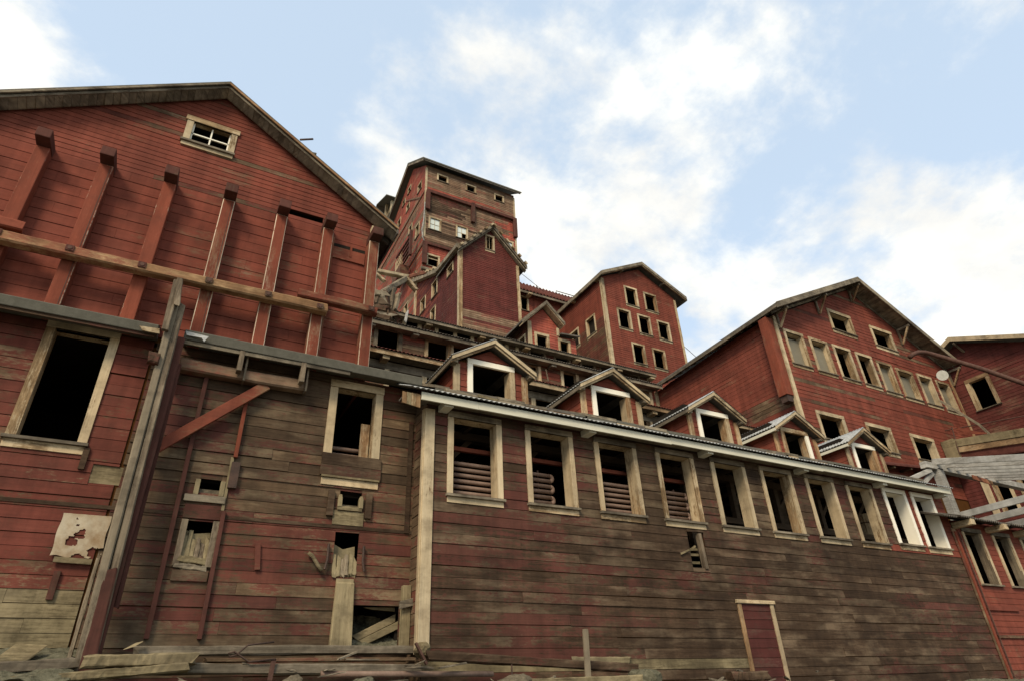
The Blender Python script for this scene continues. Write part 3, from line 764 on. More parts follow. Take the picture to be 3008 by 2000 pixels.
# cleats on the wall
for x, z0, z1, lean, mt in ((-1.2, 4.75, 5.07, 0.0, 'dark'), (-1.095, 3.0, 3.36, 0.0, 'beam_dull'), (1.385, 3.5, 3.89, 0.05, 'red_mid')):
    MB().beam((x + lean / 2, 10.555, z0), (x - lean / 2, 10.555, z1), 0.08, 0.035, (0, 1, 0)).build('cleat', mt, wallB, 0.004)
MB().tube([(2.13, 10.52, 3.79), (2.20, 10.51, 3.74), (2.30, 10.5, 3.6), (2.36, 10.5, 3.53)], 0.032, 8).build('wooden_handle', 'olive', wallB, 0.0, True)
MB().box(3.72, 3.80, 10.55, 10.571, 4.23, 6.3).build('corner_board', 'dark', B)

# ================================================================== C: upper left braced building
C = thing('braced_red_building', (-0.7, 10.6, 0), 'tall red gabled building at upper left braced with vertical timbers and a horizontal beam', 'building')
cw_ = (-1.15, -0.44, 11.49, 12.04)
polyC = [(-4.3, 6.9), (2.81, 6.9), (2.81, 10.80), (-0.7, 13.07), (-4.3, 10.80)]
gapC = (0.93, 1.62, 10.42, 10.56)
wallC = sheathing('y', BY, polyC, [cw_, gapC], C, 'groove', 'front_wall')
siding('y', BY, [(-4.3, 6.9), (2.81, 6.9), (2.81, 10.32), (-4.3, 10.32)], [], 0.216, 7.08, wallC, 'red', maxlen=3.4, proud=0.024, jit=0.002, warp=0.003)
siding('y', BY, [(-4.3, 10.32), (2.81, 10.32), (2.81, 10.80), (-0.7, 13.07), (-4.3, 10.80)], [grow(cw_, .03), gapC], 0.112, 10.32, wallC, lambda u, z: 'red' if RND.random() < 0.85 else 'red_left', maxlen=4.0, proud=0.020, jit=0.002, warp=0.002)
wn = window(C, 'y', BY, cw_, 0.12, ('trim_v', 'trim_v', 'trim_h', 'trim_h'), 0.1, 'trim_v', apron=False, ears=0.03)
MB().box(cw_[0] - 0.12, cw_[1] + 0.12, BY - 0.052, BY - 0.001, 11.36, 11.442).build('apron', 'trim_h', wn)
xm, zm = (cw_[0] + cw_[1]) / 2, (cw_[2] + cw_[3]) / 2
MB().box(xm - 0.014, xm + 0.014, BY + 0.02, BY + 0.05, cw_[2], cw_[3]).build('mullion', 'white', wn)
MB().box(cw_[0], cw_[1], BY + 0.015, BY + 0.045, zm - 0.014, zm + 0.014).build('glazing_bar', 'white', wn)
for e in (cw_[0], cw_[1] - 0.03):
    MB().box(e, e + 0.03, BY + 0.015, BY + 0.05, cw_[2], cw_[3]).build('sash', 'white', wn)
shell(C, -4.2, 2.7, 10.72, 16.0, 9.0, 10.6)
shell(C, -2.3, 0.7, 10.74, 13.0, 11.0, 12.1, 'attic_interior')
MB().box(2.76, 2.81, 10.62, 17.5, 6.9, 10.8).build('side_wall', 'red', C)
MB().box(-4.3, -4.25, 10.62, 17.5, 6.9, 10.8).build('side_wall', 'red', C)
# timbers
bx = [-4.2, -3.15, -2.21, -1.20, -0.18, 0.80, 1.72, 2.68]
for i, x in enumerate(bx):
    w = 0.105
    MB().box(x - w, x + w, 10.33, 10.57, 7.0, 10.13).build('upright_timber', 'beam_red', C, 0.013, chip='chip')
    MB().box(x - w - 0.005, x + w + 0.005, 10.08, 10.585, 10.14, 10.33).build('timber_end', 'beam_dull', C, 0.012)
for x in (-2.14, -0.12):
    MB().box(x - 0.004, x + 0.004, 10.324, 10.334, 7.05, 10.1).build('check_crack', 'iron', C)
MB().box(1.82, 1.88, 10.45, 10.57, 7.0, 10.05).build('batten', 'beam_red', C)
MB().box(1.9, 2.56, 10.574, 10.579, 9.90, 10.0).build('slot_shade_strip', 'inside', C)  # solid near-black strip on the boards, painted as the shade in a gap
MB().box(1.9, 2.56, 10.545, 10.573, 9.62, 9.895).build('slot_board', 'beam_red_h', C)
MB().box(2.24, 2.28, 10.535, 10.573, 9.72, 10.02).build('slot_batten', 'beam_red', C)
MB().rough((-4.6, 10.22, 8.075), (1.86, 10.22, 8.115), .19, .185, 21, amp=.05, ragged=.15, n=60).build('waling_beam', 'gold', C)
MB().rough((1.32, 10.23, 8.32), (2.80, 10.23, 8.32), .18, .16, 22, amp=.05, ragged=.15, n=20).build('waling_beam', 'beam_red_h', C)
MB().rough((-4.6, 10.23, 8.31), (-2.9, 10.23, 8.31), .18, .18, 23, amp=.06, ragged=.15, n=20).build('waling_beam', 'beam_red_h', C)
for x in bx[1:]:
    zz = 8.10 if x < 1.9 else 8.31
    MB().tube([(x, 10.135, zz), (x, 10.085, zz)], 0.034, 8).build('bolt', 'rust', C)
    MB().box(x - .06, x + .06, 10.094, 10.112, zz - .055, zz + .055).build('washer', 'beam_dull', C, 0.01)
# roof: slab, rake boards and a course of short shingles under the rake
yf, yb = 10.24, 17.8
apex, eave = (-0.7, 13.17), 3.86
for s in (-1, 1):
    e = (apex[0] + s * eave, apex[1] - eave * 0.655)
    MB().hexa([(apex[0], yf, apex[1] - .07), (e[0], yf, e[1] - .07), (e[0], yf, e[1]), (apex[0], yf, apex[1]),
               (apex[0], yb, apex[1] - .07), (e[0], yb, e[1] - .07), (e[0], yb, e[1]), (apex[0], yb, apex[1])]).build('roof', 'felt', C)
    pa, pe = Vector((apex[0], yf - 0.02, apex[1])), Vector((e[0], yf - 0.02, e[1]))
    MB().prism([pe + Vector((0, 0, -.045)), pa + Vector((0, 0, -.045)), pa + Vector((0, 0, -.10)), pe + Vector((0, 0, -.10))], (0, 0.035, 0)).build('rake_board', 'gold' if s > 0 else 'grey_h', C, 0.005)
    pa.y, pe.y = yf + 0.03, yf + 0.03
    MB().prism([pe + Vector((0, 0, -.10)), pa + Vector((0, 0, -.10)), pa + Vector((0, 0, -.17)), pe + Vector((0, 0, -.17))], (0, 0.03, 0)).build('rake_board', 'grey_h', C, 0.005)
    n = 34
    dv = (pe - pa) / n
    for k in range(n):
        q = pa + dv * (k + 0.02)
        q2 = pa + dv * (k + 0.98)
        jj = RND.uniform(-.012, .012)
        MB().prism([q + Vector((0, jj, -.155)), q2 + Vector((0, jj, -.155)), q2 + Vector((0, jj + .22, -.235 + jj)), q + Vector((0, jj + .22, -.235 + jj))], (0, 0.03, 0)).build('shingle', 'grey_h', C)
    # soffit of the overhang and its rafters
    MB().box(e[0] - 0.04 if s > 0 else e[0], e[0] if s > 0 else e[0] + 0.04, yf, yb, e[1] - 0.2, e[1] - 0.072).build('eave_board', 'oldroof', C)
    for k in range(7):
        y = 10.75 + k * 1.0
        MB().beam((apex[0] + s * 3.45, y, apex[1] - 3.45 * .655 - .13), (e[0] - s * 0.05, y, e[1] - .12), 0.06, 0.11).build('rafter_tail', 'oldroof', C)
MB().box(2.62, 2.78, 10.42, 10.56, 10.34, 10.62).build('roof_block', 'trim_v', C, 0.01)
MB().beam((0.86, 10.3, 12.25), (1.12, 10.3, 12.40), 0.03, 0.03).build('roof_cleat', 'iron', C)
MB().beam((1.0, 10.5, 12.08), (1.25, 10.5, 12.12), 0.2, 0.03).build('roof_cleat', 'felt', C)

# ================================================================== stepped middle section: three long terraces
S = thing('stepped_mill_section', (11, 15.5, 5), 'three long terraced rows with wooden eaves and dark openings stepping up behind the dormers', 'building')
# lowest terrace
gy = 15.5
og = [(x, x + 0.94, 9.3, 9.97) for x in (4.78, 5.92, 7.1, 8.3, 9.62, 10.8, 12.0, 13.2, 14.5, 15.7, 16.9, 18.1)]
polyG = [(2.9, 6.5), (20.55, 6.5), (20.55, 10.25), (2.9, 10.25)]
wg = sheathing('y', gy, polyG, og, S, 'groove', 'terrace_wall')
siding('y', gy, polyG, og, 0.16, 8.9, wg, 'red_mid', single=False)
MB().box(2.9, 20.5, gy - .05, gy - .027, 9.975, 10.22).build('header_board', 'grey_h', S)
for x in (4.70, 5.83, 7.02, 8.2, 9.53, 10.72, 11.9, 13.1, 14.36, 15.6, 16.8, 18.0, 19.1):
    MB().box(x - 0.075, x + 0.075, gy - .07, gy + .05, 9.3, 9.974).build('post', 'trim_v', S)
for x0, x1 in ((2.6, 6.9), (6.903, 11.3), (11.303, 15.6), (15.603, 20.4)):
    MB().box(x0, x1, gy - .42, gy - .38, 10.25 + RND.uniform(-.02, .02), 10.385).build('fascia', 'bare_h', S, 0.005)
    MB().wave((x0, gy - .47, 10.40), (1, 0, 0), (0, 3.6, 1.9), (0, -.45, .9), x1 - x0, 0.12, 0.016).build('roof_sheet', 'rustroof', S, 0, True)
MB().box(2.6, 20.4, gy - .37, gy - .03, 10.27, 10.30).build('soffit', 'grey_h', S)
for x in (4.56, 7.8, 11.0, 14.3, 17.5):
    MB().box(x - 0.1, x + 0.1, gy - .36, gy - .03, 10.14, 10.265).build('lookout', 'trim_h', S)
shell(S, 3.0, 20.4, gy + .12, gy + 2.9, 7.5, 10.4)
# middle terrace
by = 18.5
ob_ = [(5.2, 5.97, 11.8, 13.2), (7.07, 7.85, 11.8, 13.15), (8.07, 8.72, 11.8, 13.15), (9.3, 10.05, 11.8, 13.15), (11.05, 11.7, 11.8, 13.06), (12.87, 13.5, 11.8, 13.08), (14.6, 15.2, 11.8, 13.06), (16.6, 17.3, 11.8, 13.02)]
polyb = [(4.2, 8), (17.6, 8), (17.6, 13.2), (4.2, 13.2)]
wb_ = sheathing('y', by, polyb, ob_, S, 'groove', 'terrace_wall')
siding('y', by, polyb, [grow(o, .02) for o in ob_], 0.165, 11.6, wb_, lambda u, z: 'red_mid' if RND.random() < .7 else 'red', single=False)
for i, o in enumerate(ob_):
    window(S, 'y', by, o, 0.13, ('trim_v' if i else 'grey_v', ('bare_v' if i else 'grey_v'), 'grey_h', 'grey_h'), 0.15, 'bare_v', nosill=True)
for x0, x1 in ((4.0, 8.6), (8.603, 13.0), (13.003, 17.75)):
    MB().box(x0, x1, by - .42, by - .38, 13.08 + RND.uniform(-.02, .01), 13.215).build('fascia', 'grey_h', S, 0.005)
    MB().wave((x0, by - .47, 13.235), (1, 0, 0), (0, 4.0, 2.1), (0, -.45, .9), x1 - x0, 0.12, 0.016).build('roof_sheet', 'oldroof', S, 0, True)
MB().box(4.0, 17.7, by - .37, by - .03, 13.12, 13.15).build('soffit', 'grey_h', S)
for x in (4.9, 6.5, 10.2, 12.25, 14.2, 16.0):
    MB().box(x - 0.11, x + 0.11, by - .36, by - .03, 13.0, 13.115).build('lookout', 'grey_h', S)
shell(S, 4.3, 17.5, by + .12, by + 3.0, 10.0, 13.3)
MB().beam((11.95, by - .2, 12.9), (12.1, by - .1, 12.45), 0.03, 0.05).build('loose_lath', 'grey_v', S)
# top terrace
ay = 21.8
oa = [(7.3, 7.85, 14.9, 16.02), (8.78, 9.5, 14.9, 16.02), (9.68, 10.33, 14.9, 16.02), (11.4, 12.08, 14.9, 16.02), (13.42, 14.15, 14.9, 15.86), (14.84, 15.57, 14.9, 15.88), (16.33, 17.02, 14.9, 15.86), (17.5, 18.3, 14.9, 15.84), (18.8, 19.8, 14.9, 15.8)]
polya = [(6.0, 11), (20.6, 11), (20.6, 16.05), (6.0, 16.05)]
wa_ = sheathing('y', ay, polya, oa, S, 'groove', 'terrace_wall')
siding('y', ay, polya, [grow(o, .02) for o in oa], 0.165, 14.4, wa_, 'red_mid', single=False)
for i, o in enumerate(oa):
    if i > 3:
        window(S, 'y', ay, o, 0.11, ('grey_v', 'grey_v', 'grey_h', 'grey_h'), 0.12, 'grey_v', nosill=True)
for x in (7.22, 7.92, 8.70, 9.59, 10.42, 11.30, 12.17, 12.7):
    MB().box(x - 0.08, x + 0.08, ay - .06, ay + .05, 14.9, 16.0).build('post', 'trim_v' if RND.random() < .8 else 'grey_v', S)
for x0, x1 in ((6.5, 11.2), (11.203, 16.0), (16.003, 20.7)):
    MB().box(x0, x1, ay - .42, ay - .38, 15.80 + RND.uniform(-.02, .01), 15.93).build('fascia', 'grey_h', S, 0.005)
    MB().wave((x0, ay - .47, 15.945), (1, 0, 0), (0, 5.2, 2.6), (0, -.45, .9), x1 - x0, 0.12, 0.016).build('roof_sheet', 'oldroof', S, 0, True)
MB().box(6.5, 20.7, ay - .37, ay - .03, 15.84, 15.865).build('soffit', 'grey_h', S)
for x in (8.25, 10.8, 13.1, 15.9, 18.4, 20.5):
    MB().box(x - 0.14, x + 0.14, ay - .37, ay - .03, 15.70, 15.835).build('lookout', 'trim_h', S)
shell(S, 6.1, 20.5, ay + .12, ay + 2.6, 13.0, 16.2)

# ================================================================== T3: small gabled house on the top terrace
T3 = thing('small_gabled_house', (15.4, 23.5, 16), 'small bright red gabled house front on the top terrace beside the tall wing', 'house')
ty = 23.5
o1, o2 = (14.92, 15.54, 16.6, 18.02), (16.05, 16.64, 16.6, 17.98)
p3 = [(14.45, 15.5), (16.3, 15.5), (16.3, 18.78), (15.4, 19.7), (14.45, 18.78)]
w3 = sheathing('y', ty, p3, [o1], T3, 'groove', 'front_wall')
siding('y', ty, p3, [grow(o1, .02)], 0.15, 15.6, w3, 'tower_red', single=False)
p3b = [(16.31, 15.5), (17.5, 15.5), (17.5, 18.3), (16.31, 18.25)]
o2 = (16.36, 16.85, 16.6, 17.98)
w3b = sheathing('y', ty, [(16.31, 15.5), (17.35, 15.5), (17.35, 18.3), (16.31, 18.25)], [o2], T3, 'groove', 'low_wall')
siding('y', ty, [(16.31, 15.5), (17.35, 15.5), (17.35, 18.3), (16.31, 18.25)], [grow(o2, .02)], 0.15, 15.6, w3b, 'tower_red', single=False)
for o in (o1, o2):
    window(T3, 'y', ty, o, 0.14, depth=0.12)
MB().box(14.40, 14.62, ty - .06, ty - .001, 16.2, 18.72).build('corner_board', 'trim_v', T3)
MB().box(16.17, 16.33, ty - .06, ty - .001, 18.25, 18.72).build('corner_board', 'trim_v', T3)
sd = [(ty, 15.5), (27.0, 15.5), (27.0, 18.78), (ty, 18.78)]
w3s = sheathing('x', 14.45, sd, [(23.8, 24.5, 17.0, 18.05)], T3, 'groove', 'side_wall')
siding('x', 14.45, sd, [(23.8, 24.5, 17.0, 18.05)], 0.15, 15.6, w3s, 'red_mid', single=False)
window(T3, 'x', 14.45, (23.85, 24.5, 17.0, 18.0), 0.1, depth=0.1)
shell(T3, 14.6, 17.25, ty + .12, ty + 2.5, 16.0, 18.2)
for s, ex in ((-1, 1.55), (1, 1.08)):
    e = (15.42 + s * ex, 20.0 - ex * 1.0)
    MB().hexa([(15.42, ty - .4, 19.9), (e[0], ty - .4, e[1] - .1), (e[0], ty - .4, e[1]), (15.42, ty - .4, 20.0), (15.42, 27.4, 19.9), (e[0], 27.4, e[1] - .1), (e[0], 27.4, e[1]), (15.42, 27.4, 20.0)]).build('roof', 'oldroof', T3)
    MB().hexa([(15.42, ty - .44, 19.82), (e[0], ty - .44, e[1] - .18), (e[0], ty - .44, e[1] + .02), (15.42, ty - .44, 20.02), (15.42, ty - .405, 19.82), (e[0], ty - .405, e[1] - .18), (e[0], ty - .405, e[1] + .02), (15.42, ty - .405, 20.02)]).build('rake_board', 'grey_h', T3)
    MB().hexa([(15.42, ty - .39, 19.78), (e[0] - s * .05, ty - .39, e[1] - .22), (e[0] - s * .05, ty - .39, e[1] - .12), (15.42, ty - .39, 19.88), (15.42, ty, 19.78), (e[0] - s * .05, ty, e[1] - .22), (e[0] - s * .05, ty, e[1] - .12), (15.42, ty, 19.88)]).build('soffit', 'bare_h', T3)
MB().hexa([(16.31, ty - .3, 18.24), (17.5, ty - .3, 18.34), (17.5, ty - .3, 18.42), (16.31, ty - .3, 18.32), (16.31, ty + 3, 19.6), (17.5, ty + 3, 19.6), (17.5, ty + 3, 19.68), (16.31, ty + 3, 19.68)]).build('low_roof', 'oldroof', T3)

# ================================================================== T2: gabled wing in front of the tower
T2 = thing('gabled_tower_wing', (14.6, 28, 18), 'steep red gabled wing in front of the tall tower, rake sheathing ends exposed', 'building')
p2 = [(12.58, 17), (16.7, 17), (16.7, 26.1), (14.77, 28.3), (12.58, 26.1)]
ow = (14.47, 14.90, 26.64, 27.7)
f2 = sheathing('y', 28, p2, [ow], T2, 'groove', 'front_wall')
siding('y', 28, p2, [grow(ow, .02)], 0.14, 17.1, f2, lambda u, z: 'brown' if z < 21.7 and u > 13.8 and RND.random() < (22.0 - z) * .7 else 'wing_red', single=False, maxlen=5)
wv = window(T2, 'y', 28, ow, 0.13, depth=0.12)
MB().box(14.67, 14.70, 28.03, 28.06, 26.64, 27.7).build('mullion', 'trim_v', wv)
ps = [(28, 17), (35.7, 17), (35.7, 28.5), (31, 26.35), (28, 26.1)]
sw2 = [(31.55, 32.35, 24.9, 26.05), (33.62, 34.4, 24.9, 25.95), (31.75, 32.45, 22.9, 24.0), (28.98, 29.75, 24.95, 25.6)]
f2s = sheathing('x', 12.58, ps, sw2, T2, 'groove', 'side_wall')
siding('x', 12.58, ps, [grow(o, .02) for o in sw2], 0.14, 17.1, f2s, lambda u, z: 'wing_red' if u < 32.8 or RND.random() < .3 else 'red', single=False, maxlen=4)
for o in sw2:
    window(T2, 'x', 12.58, o, 0.11, depth=0.12, apron=False)
MB().box(12.53, 12.76, 27.94, 27.999, 17, 26.1).build('corner_board', 'trim_v', T2)
MB().box(12.51, 12.575, 27.95, 28.16, 17, 26.05).build('corner_board', 'trim_v', T2)
MB().box(16.55, 16.75, 27.94, 27.999, 17, 26.0).build('corner_board', 'trim_v', T2)
MB().box(12.50, 12.575, 35.4, 35.75, 17, 28.5).build('corner_board', 'trim_v', T2)
shell(T2, 12.75, 16.5, 28.15, 35, 22, 26.2)
shell(T2, 13.9, 15.5, 28.17, 31, 26.3, 27.75, 'attic_interior')
for s in (-1, 1):
    e = (14.77 + s * 2.42, 28.55 - 2.42 * 1.08)
    MB().hexa([(14.77, 27.7, 28.43), (e[0], 27.7, e[1] - .12), (e[0], 27.7, e[1]), (14.77, 27.7, 28.55), (14.77, 31.2 if s < 0 else 35.7, 28.43), (e[0], 31.2 if s < 0 else 35.7, e[1] - .12), (e[0], 31.2 if s < 0 else 35.7, e[1]), (14.77, 31.2 if s < 0 else 35.7, 28.55)]).build('roof', 'oldroof', T2)
    pa, pe = Vector((14.77, 27.62, 28.56)), Vector((e[0], 27.62, e[1] + .02))
    MB().prism([pe, pa, pa + Vector((0, 0, -.26)), pe + Vector((0, 0, -.26))], (0, 0.06, 0)).build('rake_board', 'grey_h', T2)
    for k in range(6):                                       # sawn ends of the roof sheathing
        q = pa + (pe - pa) * ((k + .25) / 5.6)
        MB().beam(q + Vector((0, -.16, -.04)), q + Vector((0, .2, -.04)), .24, .12, (s * .7, 0, .7)).build('sheathing_end', 'trim_h', T2)
    MB().prism([pe + Vector((-s * .05, .1, -.24)), pa + Vector((0, .1, -.24)), pa + Vector((0, .1, -.36)), pe + Vector((-s * .05, .1, -.36))], (0, 0.25, 0)).build('soffit', 'grey_h', T2)
for (ya, za), (yb_, zb) in (((27.65, 25.95), (31.0, 26.25)), ((31.0, 26.25), (35.9, 28.55))):
    MB().beam((12.36, ya, za), (12.36, yb_, zb), 0.3, 0.28).build('eave_board', 'grey_h', T2)
for k in range(8):
    t = (k + .6) / 8.2
    MB().beam((12.14, 31 + 4.9 * t, 26.52 + 2.3 * t), (12.7, 31 + 4.9 * t, 26.52 + 2.3 * t), 0.16, 0.16).build('rafter_end', 'trim_h', T2)
MB().hexa([(12.3, 31, 26.5), (12.3, 35.75, 28.75), (14.6, 35.75, 30.0), (14.6, 31, 28.6), (12.3, 31, 26.4), (12.3, 35.75, 28.65), (14.6, 35.75, 29.9), (14.6, 31, 28.5)]).build('roof', 'oldroof', T2)

# ================================================================== T1: the tall tower
T1 = thing('tall_mill_tower', (17, 35.8, 20), 'tall square brown and red tower, the highest of the buildings, with small top windows', 'tower')
ty1 = 35.8
tw = [(14.12, 14.87, 39.32, 39.93), (16.75, 17.46, 39.28, 39.93), (19.45, 20.15, 39.3, 39.93)]
tmid = [(13.53, 14.33, 33.92, 35.06), (15.87, 16.67, 33.92, 35.08), (18.2, 19.0, 33.92, 35.08), (20.2, 20.9, 33.92, 35.08)]
tlow = [(13.46, 14.27, 30.35, 31.32)]
p1 = [(13.06, 22), (21.3, 22), (21.3, 40.6), (13.06, 40.6)]
f1 = sheathing('y', ty1, p1, tw + tmid + tlow, T1, 'groove', 'front_wall')
def mat_T1(u, z):
    r = RND.random()
    if z > 38.0:
        return 'brown' if r < .93 else 'tower_red'
    if u > 19.6:
        return 'tower_red' if r < .85 else 'red'
    if z > 35.6:
        return ('dark' if u < 17 else 'brown') if r < .7 else 'brown'
    if z > 32.4:
        return 'brown' if r < .8 else 'dark'
    return 'tower_red'
siding('y', ty1, p1, [grow(o, .02) for o in tw + tmid + tlow], 0.19, 22.1, f1, mat_T1, single=False, maxlen=5.0)
for o in tw:
    window(T1, 'y', ty1, o, 0.14, depth=0.12, apron=False)
for i, o in enumerate(tmid):
    w = window(T1, 'y', ty1, o, 0.14, depth=0.12, apron=False)
    um, zm = (o[0] + o[1]) / 2, (o[2] + o[3]) / 2
    for a, (u0, u1, z0, z1) in enumerate(((o[0], um - .015, zm + .02, o[3]), (um + .015, o[1], zm + .02, o[3]), (o[0], um - .015, o[2], zm - .02), (um + .015, o[1], o[2], zm - .02))):
        if i == 1 and a == 3:
            continue
        MB().box(u0, u1, ty1 + .035, ty1 + .045, z0, z1).build('pane', 'pane', w)
    MB().box(o[0], o[1], ty1 + .02, ty1 + .06, zm - .02, zm + .02).build('glazing_bar', 'trim_h', w)
    MB().box(um - .015, um + .015, ty1 + .02, ty1 + .06, o[2], o[3]).build('mullion', 'trim_v', w)
w = window(T1, 'y', ty1, tlow[0], 0.15, depth=0.15, apron=False)
MB().box(13.46, 14.27, ty1 + .02, ty1 + .06, 31.05, 31.12).build('glazing_bar', 'trim_h', w)
# bands and pilasters
MB().box(13.1, 17.03, ty1 - .26, ty1 - .03, 37.52, 37.82).build('ledger_beam', 'beam_dull', T1, 0.02)
MB().box(17.4, 21.1, ty1 - .26, ty1 - .03, 37.57, 37.87).build('ledger_beam', 'beam_dull', T1, 0.02)
for x, z0, z1 in ((17.21, 35.85, 37.9), (13.22, 35.7, 37.55), (21.2, 35.7, 37.8), (13.12, 30.3, 32.2)):
    MB().box(x - .17, x + .17, ty1 - .28, ty1 - .03, z0, z1).build('pilaster', 'beam_dull', T1, 0.02)
MB().box(12.95, 16.4, ty1 - .2, ty1 - .03, 32.22, 32.46).build('ledger_beam', 'beam_dull', T1, 0.02)
MB().box(12.9, 14.5, ty1 - .25, ty1 - .03, 29.75, 29.95).build('ledge', 'grey_h', T1)
MB().box(12.97, 13.15, ty1 - .05, ty1 - .001, 33.0, 40.3).build('corner_board', 'trim_v', T1)
MB().box(21.2, 21.36, ty1 - .05, ty1 - .001, 30, 40.3).build('corner_board', 'trim_v', T1)
MB().tube([(13.0, ty1 - .1, 36.4), (12.95, ty1 - .15, 34.6), (12.8, ty1 - .25, 33.4), (12.9, ty1 - .2, 32.7), (13.1, ty1 - .1, 32.4)], 0.05, 6).build('drain_pipe', 'silver', T1)
# left side with gable
pl = [(35.8, 22), (52, 22), (52, 36.9), (39.2, 43.2), (35.8, 40.6)]
sl = [(36.85, 37.6, 38.9, 39.7), (39.7, 40.35, 39.0, 39.7), (41.95, 42.6, 38.9, 39.7), (43.95, 44.6, 38.95, 39.7), (46.2, 46.9, 38.85, 39.6), (38.7, 39.35, 35.75, 36.5), (36.95, 37.65, 34.0, 35.25), (39.6, 40.2, 41.0, 41.6), (41.0, 41.5, 40.6, 41.2), (37.2, 37.8, 29.6, 30.6), (38.7, 39.4, 27.6, 28.6)]
f1s = sheathing('x', 13.06, pl, sl, T1, 'groove', 'side_wall')
siding('x', 13.06, pl, [grow(o, .02) for o in sl], 0.19, 22.1, f1s, lambda u, z: ('brown' if RND.random() < .35 else 'tower_red') if z < 38 else 'tower_red', single=False, maxlen=5)
for o in sl:
    window(T1, 'x', 13.06, o, 0.11, depth=0.14, apron=False)
for (ya, za, yb_, zb) in ((35.9, 37.8, 52, 37.2), (35.9, 32.3, 52, 31.0), (36.9, 37.9, 40.6, 40.6)):
    MB().beam((13.0, ya, za), (13.0, yb_, zb), 0.06, 0.12).build('seam_board', 'brown', T1)
shell(T1, 13.3, 21.0, 36.0, 51.5, 38.2, 40.3)
shell(T1, 13.3, 21.0, 36.02, 51.4, 28.0, 37.9, 'lower_interior')
# roof
for (y0, z0, y1, z1) in ((35.2, 40.75, 39.2, 43.75), (39.2, 43.75, 52.5, 37.2)):
    MB().hexa([(12.5, y0, z0 - .14), (21.8, y0, z0 - .14), (21.8, y0, z0), (12.5, y0, z0), (12.5, y1, z1 - .14), (21.8, y1, z1 - .14), (21.8, y1, z1), (12.5, y1, z1)]).build('roof', 'felt', T1)
    MB().beam((12.55, y0, z0 - .25), (12.55, y1, z1 - .25), 0.06, 0.2).build('rake_board', 'grey_h', T1)
MB().box(12.6, 21.7, 35.25, 35.3, 40.5, 40.62).build('eave_board', 'oldroof', T1)
# open framed monitor on the back slope
MB().hexa([(12.3, 44.6, 44.4), (16, 44.6, 44.4), (16, 44.6, 44.5), (12.3, 44.6, 44.5), (12.3, 48, 45.9), (16, 48, 45.9), (16, 48, 46.0), (12.3, 48, 46.0)]).build('monitor_roof', 'felt', T1)
MB().hexa([(12.3, 48, 45.9), (16, 48, 45.9), (16, 48, 46.0), (12.3, 48, 46.0), (12.3, 51.5, 42.4), (16, 51.5, 42.4), (16, 51.5, 42.5), (12.3, 51.5, 42.5)]).build('monitor_roof', 'oldroof', T1)
MB().box(13.6, 15.8, 44.8, 51, 40.5, 42.6).build('monitor_wall', 'inwood', T1)
for y, z1 in ((45.2, 44.4), (47.0, 45.4), (48.8, 44.8)):
    MB().box(12.95, 13.2, y - .12, y + .12, 40.5, z1).build('monitor_post', 'trim_v', T1)
MB().beam((13.05, 44.8, 42.6), (13.05, 48.8, 43.3), 0.12, 0.16).build('monitor_rail', 'trim_h', T1)
MB().beam((13.05, 45.2, 44.2), (13.05, 46.6, 43.0), 0.1, 0.14).build('monitor_brace', 'bare_h', T1)
# timber stair frame on the side wall
for k in range(5):
    MB().beam((12.35, 36.8 + .05 * k, 33.6 - .42 * k), (12.35, 40.2 - .25 * k, 33.7 - .5 * k), 0.12, 0.12).build('stair_rail', 'beam_dull', T1)
MB().box(12.25, 12.45, 36.6, 36.85, 31.6, 34.0).build('stair_post', 'beam_dull', T1)
MB().box(12.1, 12.8, 38.2, 40.2, 30.8, 31.7).build('stair_landing', 'red_mid', T1)
for k in range(6):
    MB().beam((12.3, 38.4 + .3 * k, 31.7), (12.3, 38.6 + .3 * k, 33.2), 0.06, 0.08).build('stair_baluster', 'bare_v', T1)

# ================================================================== T4: far wing with a corrugated roof
T4 = thing('far_red_wing', (23, 34, 20), 'far low red wing with rusty corrugated roof between the tower and the seven-window house', 'building')
p4 = [(17, 22), (27, 22), (27, 29.3), (17, 29.3)]
o4 = (20.4, 20.95, 27.25, 28.42)
f4 = sheathing('y', 34, p4, [o4], T4, 'groove', 'front_wall')
siding('y', 34, p4, [grow(o4, .02)], 0.17, 22.1, f4, 'red', single=False, maxlen=5)
window(T4, 'y', 34, o4, 0.12, depth=0.12, apron=False)
shell(T4, 17.2, 26.8, 34.15, 36, 26, 28.6)
MB().wave((17, 33.4, 28.72), (1, 0, 0), (0, 1.0, 1.35), (0, -.6, .8), 10, 0.30, 0.055, 0.02).build('roof_sheet', 'rustroof', T4, 0, True)
MB().box(17, 27, 33.45, 33.52, 28.48, 28.66).build('fascia', 'grey_h', T4)
for x in (20.9, 24.3):
    MB().box(x - .15, x + .15, 33.3, 33.98, 28.38, 28.52).build('lookout', 'trim_h', T4)
MB().tube([(22.05, 34.2, 29.2), (22.05, 34.2, 30.1)], 0.04, 6).build('roof_stub', 'iron', T4)
MB().tube([(23.86, 34.2, 29.2), (23.86, 34.2, 30.1), (25.6, 34.2, 30.1)], 0.035, 6).build('roof_rail', 'iron', T4)

